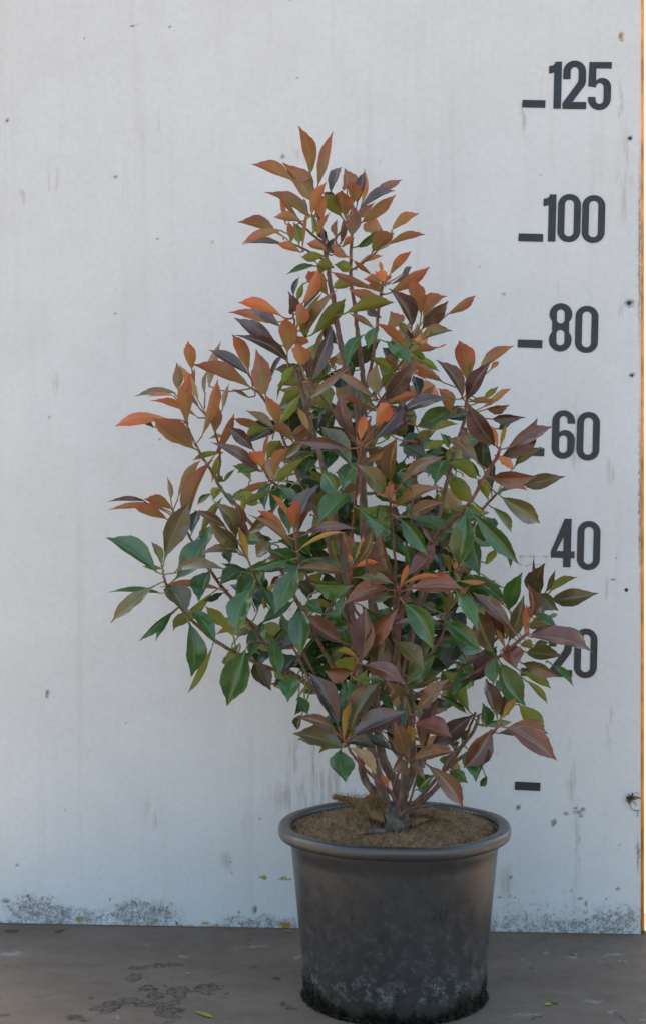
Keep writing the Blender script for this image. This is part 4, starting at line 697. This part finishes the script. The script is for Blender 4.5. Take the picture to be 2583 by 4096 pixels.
# leaf builder -------------------------------------------------------
TYPES = {  # colour at the foot, colour at the tip, waxy upper side?, gain
 'o': ((0.21, 0.150, 0.036), (0.36, 0.088, 0.058), False), 'r': ((0.44, 0.20, 0.06), (0.54, 0.115, 0.068), False),
 'n': ((0.27, 0.21, 0.095), (0.33, 0.18, 0.10), False), 'y': ((0.175, 0.205, 0.022), (0.155, 0.165, 0.026), False),
 'v': ((0.36, 0.29, 0.05), (0.42, 0.21, 0.05), False), 'p': ((0.066, 0.040, 0.030), (0.105, 0.036, 0.048), True),
 'b': ((0.135, 0.082, 0.026), (0.165, 0.060, 0.032), True), 'q': ((0.140, 0.037, 0.017), (0.165, 0.038, 0.026), True),
 'm': ((0.070, 0.075, 0.017), (0.115, 0.060, 0.026), True), 'g': ((0.030, 0.092, 0.010), (0.038, 0.100, 0.015), True),
 'k': ((0.020, 0.034, 0.010), (0.032, 0.030, 0.014), True), 'u': ((0.11, 0.12, 0.018), (0.15, 0.085, 0.022), True)}  # k is lowered to put the crown's inner shade into the leaf colour
PROF = [(0, .04), (.06, .15), (.14, .36), (.25, .66), (.36, .88), (.47, .99), (.58, 1.0), (.67, .88), (.75, .68), (.82, .46), (.89, .24), (.95, .09), (1, .0)]
LAYER = [2.44, 2.36, 2.275, 2.185, 2.105]
def nearest(bx, by, dlay):
    p = px(bx, by, dlay); best = None
    for si, pts in enumerate(stem_pts):
        for q, r in pts:
            qx = (q.x / q.y) * F + CX; qy = CY - (q.z - CAM_H) / q.y * F
            d2 = math.hypot(qx - bx, qy - by) / 2400 + abs(q.y - dlay) * 0.35
            if best is None or d2 < best[0]: best = (d2, si, q, r)
    return best
def leaf_geo(bx, by, tx, ty, wpx, typ, lay, curve):
    h = (by + ty) / 2
    tx, ty = bx + (tx - bx) * 1.03, by + (ty - by) * 1.03
    if not curve: curve = rnd.gauss(0, 0.055) * math.hypot(tx - bx, ty - by)
    kr = 0.55 + 0.45 * min(1, max(0, (h - 600) / 1300))        # crown is shallower at the top
    dl = 2.25 + (LAYER[lay] - 2.25) * kr + rnd.uniform(-0.022, 0.022)
    nb = nearest(bx, by, dl)
    d0 = dl + (nb[2].y - dl) * 0.45
    L2 = math.hypot(tx - bx, ty - by); Lt = max(L2, 215 + rnd.uniform(-20, 25)) if wpx > 48 else L2 * 1.15
    dep = min(math.sqrt(max(0, Lt * Lt - L2 * L2)), 0.75 * L2) / F * d0
    sg = -1 if lay >= 3 else 1 if lay <= 1 else rnd.choice((-1, 1))
    if rnd.random() < 0.12: sg = -sg
    d1 = min(2.52, d0 + sg * dep)
    B, T = px(bx, by, d0), px(tx, ty, d1)
    bas, tip, top = TYPES[typ]; gain = 1.14 if top else 1.32
    Mv = (T - B); L = Mv.length; Mv.normalize()
    Vv = (Vector((0, 0, CAM_H)) - (B + T) / 2).normalized()
    S0 = Mv.cross(Vv).normalized()
    th = R(rnd.uniform(12, 38))
    def rotS(a): return (Matrix.Rotation(a, 3, Mv) @ S0)
    best = None
    for a in (th, -th):
        S = rotS(a); N = S.cross(Mv).normalized()
        if N.dot(Vv) < 0: N = -N
        sc = N.z if top else -N.z
        if best is None or sc > best[0]: best = (sc, S, N)
    if rnd.random() < 0.2:
        S = rotS(-th if best[1] == rotS(th) else th); N = S.cross(Mv).normalized(); N = N if N.dot(Vv) > 0 else -N; best = (0, S, N)
    S, N = best[1], best[2]
    topN = N if top else -N
    hw = wpx / 2 / F * d0 / max(0.5, math.cos(th)) * (1.02 + 0.14 * rnd.random())
    # sideways curve measured in the picture
    img = Vector((-(ty - by), tx - bx)); img = img / max(1e-6, img.length)
    cvec = Vector((img.x, 0, -img.y)) * (curve / F * d0)
    fold = rnd.uniform(0.25, 0.80); bend = rnd.uniform(-0.05, 0.34) * L; droop = rnd.uniform(0.0, 0.10) * L; wav = rnd.uniform(0, 6.28); wk = rnd.uniform(0.02, 0.13)
    us = (-1, -0.62, -0.3, 0, 0.3, 0.62, 1)
    v, f, uv, col = [], [], [], []
    jit = [rnd.uniform(0.80, 1.22) for _ in range(3)]; g = gain * rnd.uniform(0.68, 1.28)
    jit = [g * (1 + (j - 1) * 0.45) for j in jit]
    asym = rnd.uniform(0.82, 1.18); pw = rnd.uniform(0.85, 1.2)
    for i, (t, wv) in enumerate(PROF):
        t = t ** pw
        p = B + Mv * (L * t) + cvec * (4 * t * (1 - t)) - topN * (bend * (t * t - t) * 1.3 + droop * max(0, t - 0.55) ** 2 * 4)
        for u in us:
            ww = hw * wv * u * (asym if u > 0 else 2 - asym)
            up = topN * (fold * abs(u) ** 1.25 * hw * wv + hw * wk * math.sin(wav + t * 17 + (1.7 if u > 0 else 0)) * abs(u) ** 2 * wv)
            ser = Mv * (0.0009 * ((i % 2) * 2 - 1) if abs(u) == 1 else 0)
            v.append(p + S * ww + up + ser)
            uv.append((0.5 + u * 0.5, t))
            k = min(1, max(0, t * 0.9 + 0.25 * abs(u) - 0.05)); col.append(tuple((a + (b - a) * k) * j for a, b, j in zip(bas, tip, jit)))
    nu = len(us)
    for i in range(len(PROF) - 1):
        for j in range(nu - 1):
            a = i * nu + j; f.append((a, a + 1, a + nu + 1, a + nu))
    nblade = len(f)
    # petiole back to its stem
    q = nb[2]; gap = (q - B).length
    if gap < 0.075:
        end = q
    else:
        end = B - Mv * 0.016 + Vector((0, 0.012, -0.008))
    c1 = B - Mv * min(0.012, gap * 0.4)
    pet = spline([end, (end * 0.45 + c1 * 0.55), B + Mv * 0.004 - topN * 0.0004], 3)
    pv, pf = tube(pet, [0.0011 + 0.0003 * (1 - i / (len(pet) - 1)) for i in range(len(pet))], 5, False)
    o = len(v); pc = (0.30, 0.075, 0.045) if typ in 'qrbp' else (0.24, 0.17, 0.05) if typ in 'ovn' else (0.17, 0.19, 0.05)
    v += pv; f += [tuple(o + a for a in q_) for q_ in pf]; uv += [(0.5, 0)] * len(pv); col += [pc] * len(pv)
    return v, f, uv, col, nblade, top, nb[1]
def leaf_mesh(name, parts):
    V, Fc, UVs, CO, MI = [], [], [], [], []
    for (v, f, uv, col, nbl, top, si) in parts:
        o = len(V); V += [p - SO for p in v]; Fc += [tuple(o + a for a in q) for q in f]; UVs += uv; CO += col
        MI += [0 if top else 1] * nbl + [2] * (len(f) - nbl)
    me = mesh(name, V, Fc); colattr(me, CO)
    ul = me.uv_layers.new(name='UVMap'); flat = []
    for l in me.loops: flat += UVs[l.vertex_index]
    ul.data.foreach_set('uv', flat)
    for m in (M_TOP, M_UNDER, M_PETIOLE): me.materials.append(m)
    me.polygons.foreach_set('material_index', MI)
    return me
LEAVES = []
for reg, rows in LEAF_ROWS.items():
    ox, oy, k = REG[reg]
    for r in rows:
        bx_, by_, tx_, ty_, w_, ty, la = r[:7]; cv = r[7] if len(r) > 7 else 0
        LEAVES.append((ox + bx_ * k, oy + by_ * k, ox + tx_ * k, oy + ty_ * k, w_ * k, ty, la, cv * k))
# leaves deep inside the crown, seen only in the gaps
for (x0, x1, y0, y1, n, types) in [(1000, 1900, 2120, 2720, 120, 'gkgykmgg'), (1080, 1850, 1620, 2150, 76, 'ykgyngk'), (1380, 1700, 2680, 3000, 34, 'gkkmbyq'), (1180, 1650, 1350, 1650, 16, 'ynkyo')]:
    for _ in range(n):
        x, y = rnd.uniform(x0, x1), rnd.uniform(y0, y1); a = rnd.uniform(-math.pi, math.pi); L = rnd.uniform(130, 200)
        LEAVES.append((x, y, x + L * math.cos(a), y + L * 0.8 * math.sin(a), rnd.uniform(55, 85), rnd.choice(types), rnd.choice((0, 0, 1, 1)), 0))
LEAVES.sort(key=lambda r: -math.hypot(r[2] - r[0], r[3] - r[1]) * r[4] * (1 if r[6] >= 2 else 0.3))
rest = []
for i, r in enumerate(LEAVES):
    g = leaf_geo(*r)
    if i < 300:
        obj('leaf', leaf_mesh('leaf', [g]), None, stem_objs[g[6]])
    else: rest.append(g)
tag(obj('small_leaves', leaf_mesh('small_leaves', rest), None, shrub), kind='stuff')

# ------------------------------------------------------------------ small things on the floor
def fallen(x0, y0, x1, y1, wpx, col, label, cat='leaf', curl=0.25):
    A, Bp = floor_at(x0, y0), floor_at(x1, y1); c = (A + Bp) / 2; Mv = (Bp - A); L = Mv.length; Mv.normalize(); S = Vector((-Mv.y, Mv.x, 0)); hw = wpx / 2 / F * c.y * 2.0
    v, f, uv, cl = [], [], [], []
    for i, (t, wv) in enumerate(PROF):
        for u in (-1, -.5, 0, .5, 1):
            v.append(Mv * (L * (t - .5)) + S * (hw * wv * u) + Vector((0, 0, 0.0008 + hw * curl * (u * u * wv + 0.8 * abs(t - 0.4) ** 1.5))))
            uv.append((.5 + u * .5, t)); cl.append(col)
    for i in range(len(PROF) - 1):
        for j in range(4): a = i * 5 + j; f.append((a, a + 1, a + 6, a + 5))
    me = mesh('fallen_leaf', v, f); colattr(me, cl); ul = me.uv_layers.new(name='UVMap'); flat = []
    for l in me.loops: flat += uv[l.vertex_index]
    ul.data.foreach_set('uv', flat)
    o = obj('fallen_leaf', me, M_UNDER); o.location = c; tag(o, label, cat, None)
YL, GL, BRN, RED = (0.44, 0.46, 0.06), (0.20, 0.26, 0.05), (0.24, 0.10, 0.04), (0.2, 0.05, 0.03)
fallen(776, 4046, 858, 4076, 16, (0.36, 0.38, 0.07), 'long yellow green fallen leaf on the floor beside the wet ring mark')
fallen(1130, 3726, 1172, 3729, 9, YL, 'small yellow fallen leaf on the floor against the foot of the board')
fallen(744, 3893, 758, 3900, 8, (0.55, 0.34, 0.06), 'tiny orange leaf scrap on the floor above the wet marks')
fallen(1176, 3850, 1188, 3853, 5, YL, 'tiny yellow leaf scrap on the floor close beside the pot')
fallen(2175, 4022, 2206, 4018, 12, (0.55, 0.55, 0.07), 'bright yellow leaf in the little pair on the floor right of the pot')
fallen(2210, 4005, 2230, 4021, 10, GL, 'dull green bent leaf lying next to the bright yellow leaf')
fallen(2194, 4004, 2201, 4000, 5, GL, 'tiny green leaf scrap behind the bright yellow leaf')
fallen(2117, 3874, 2136, 3871, 7, (0.16, 0.2, 0.04), 'small dark green leaf scrap alone on the floor near the pot')
fallen(2188, 3754, 2194, 3756, 5, YL, 'tiny yellow scrap on the floor at the foot of the board')
fallen(2279, 3817, 2295, 3823, 7, BRN, 'brown dry leaf scrap among the white specks on the floor')
fallen(2195, 3806, 2203, 3808, 6, RED, 'dark red leaf scrap beside a white speck on the floor')
fallen(2301, 3741, 2310, 3745, 5, BRN, 'tiny brown scrap on the floor touching the foot of the board')
# bolt lying at the foot of the board
def bolt():
    A, Bp = floor_at(712, 3703), floor_at(724, 3687)
    o = empty('bolt', ((A + Bp) / 2)); o.location.z = 0.006
    tag(o, 'short grey metal bolt lying at the foot of the white board', 'bolt')
    d = Vector((0.35, 0.9, 0.12)).normalized()
    v, f = tube([d * -0.010, d * 0.016], [0.0038, 0.0038], 12); M = mat_simple('zinc', (0.35, 0.35, 0.36), 0.35, 0.2, 200, 0.2, 0.5, 0.8)
    obj('shank', mesh('shank', v, f), M, o)
    v, f = tube([d * -0.0155, d * -0.0095], [0.0058, 0.0058], 6); obj('head', mesh('head', v, f, False), M, o)
bolt()
# dried tuft caught on the board's right edge
def tuft():
    u, z = wall(2524, 3192); o = empty('dried_tuft', BR + BD * u + Vector((0, 0, z)) + BN * 0.001)
    tag(o, 'dried brown plant tuft stuck to the right edge of the white board', 'plant scrap')
    Mx = mat_simple('dry_stalk', (0.10, 0.065, 0.045), 0.8, 0.4, 300, 0.3)
    v, f = [], []
    for _ in range(46):
        a = rnd.uniform(0, 6.28); r = abs(rnd.gauss(0, 0.0055))
        p = [-BD * (-0.003) + Vector((rnd.gauss(0, .002), -0.001, rnd.gauss(0, .002)))]
        for k in range(3): p.append(p[-1] + Vector((math.cos(a) * .0022 + rnd.gauss(0, .001), -abs(rnd.gauss(0, .0012)), math.sin(a) * .0022 + rnd.gauss(0, .001))))
        tv, tf = tube(p, [0.0006] * 4, 4); q = len(v); v += tv; f += [tuple(q + i for i in g) for g in tf]
    obj('tuft_head', mesh('tuft_head', v, f), Mx, o)
    def stalk(pts, r):
        tv, tf = tube(spline([Vector((x, -0.002, z_)) for x, z_ in pts], 5), [r] * (5 * (len(pts) - 1) + 1), 5); obj('stalk', mesh('stalk', tv, tf), Mx, o)
    stalk([(0.0, 0), (0.008, 0.001), (0.016, -0.0005)], 0.0011)
    stalk([(0.0, 0.004), (0.006, 0.010), (0.014, 0.0085)], 0.0004)
    stalk([(-0.004, -0.008), (0.0, -0.02), (0.009, -0.023), (0.011, -0.034)], 0.0005)
    stalk([(0.003, -0.021), (0.009, -0.0225), (0.015, -0.0215)], 0.0006)
tuft()
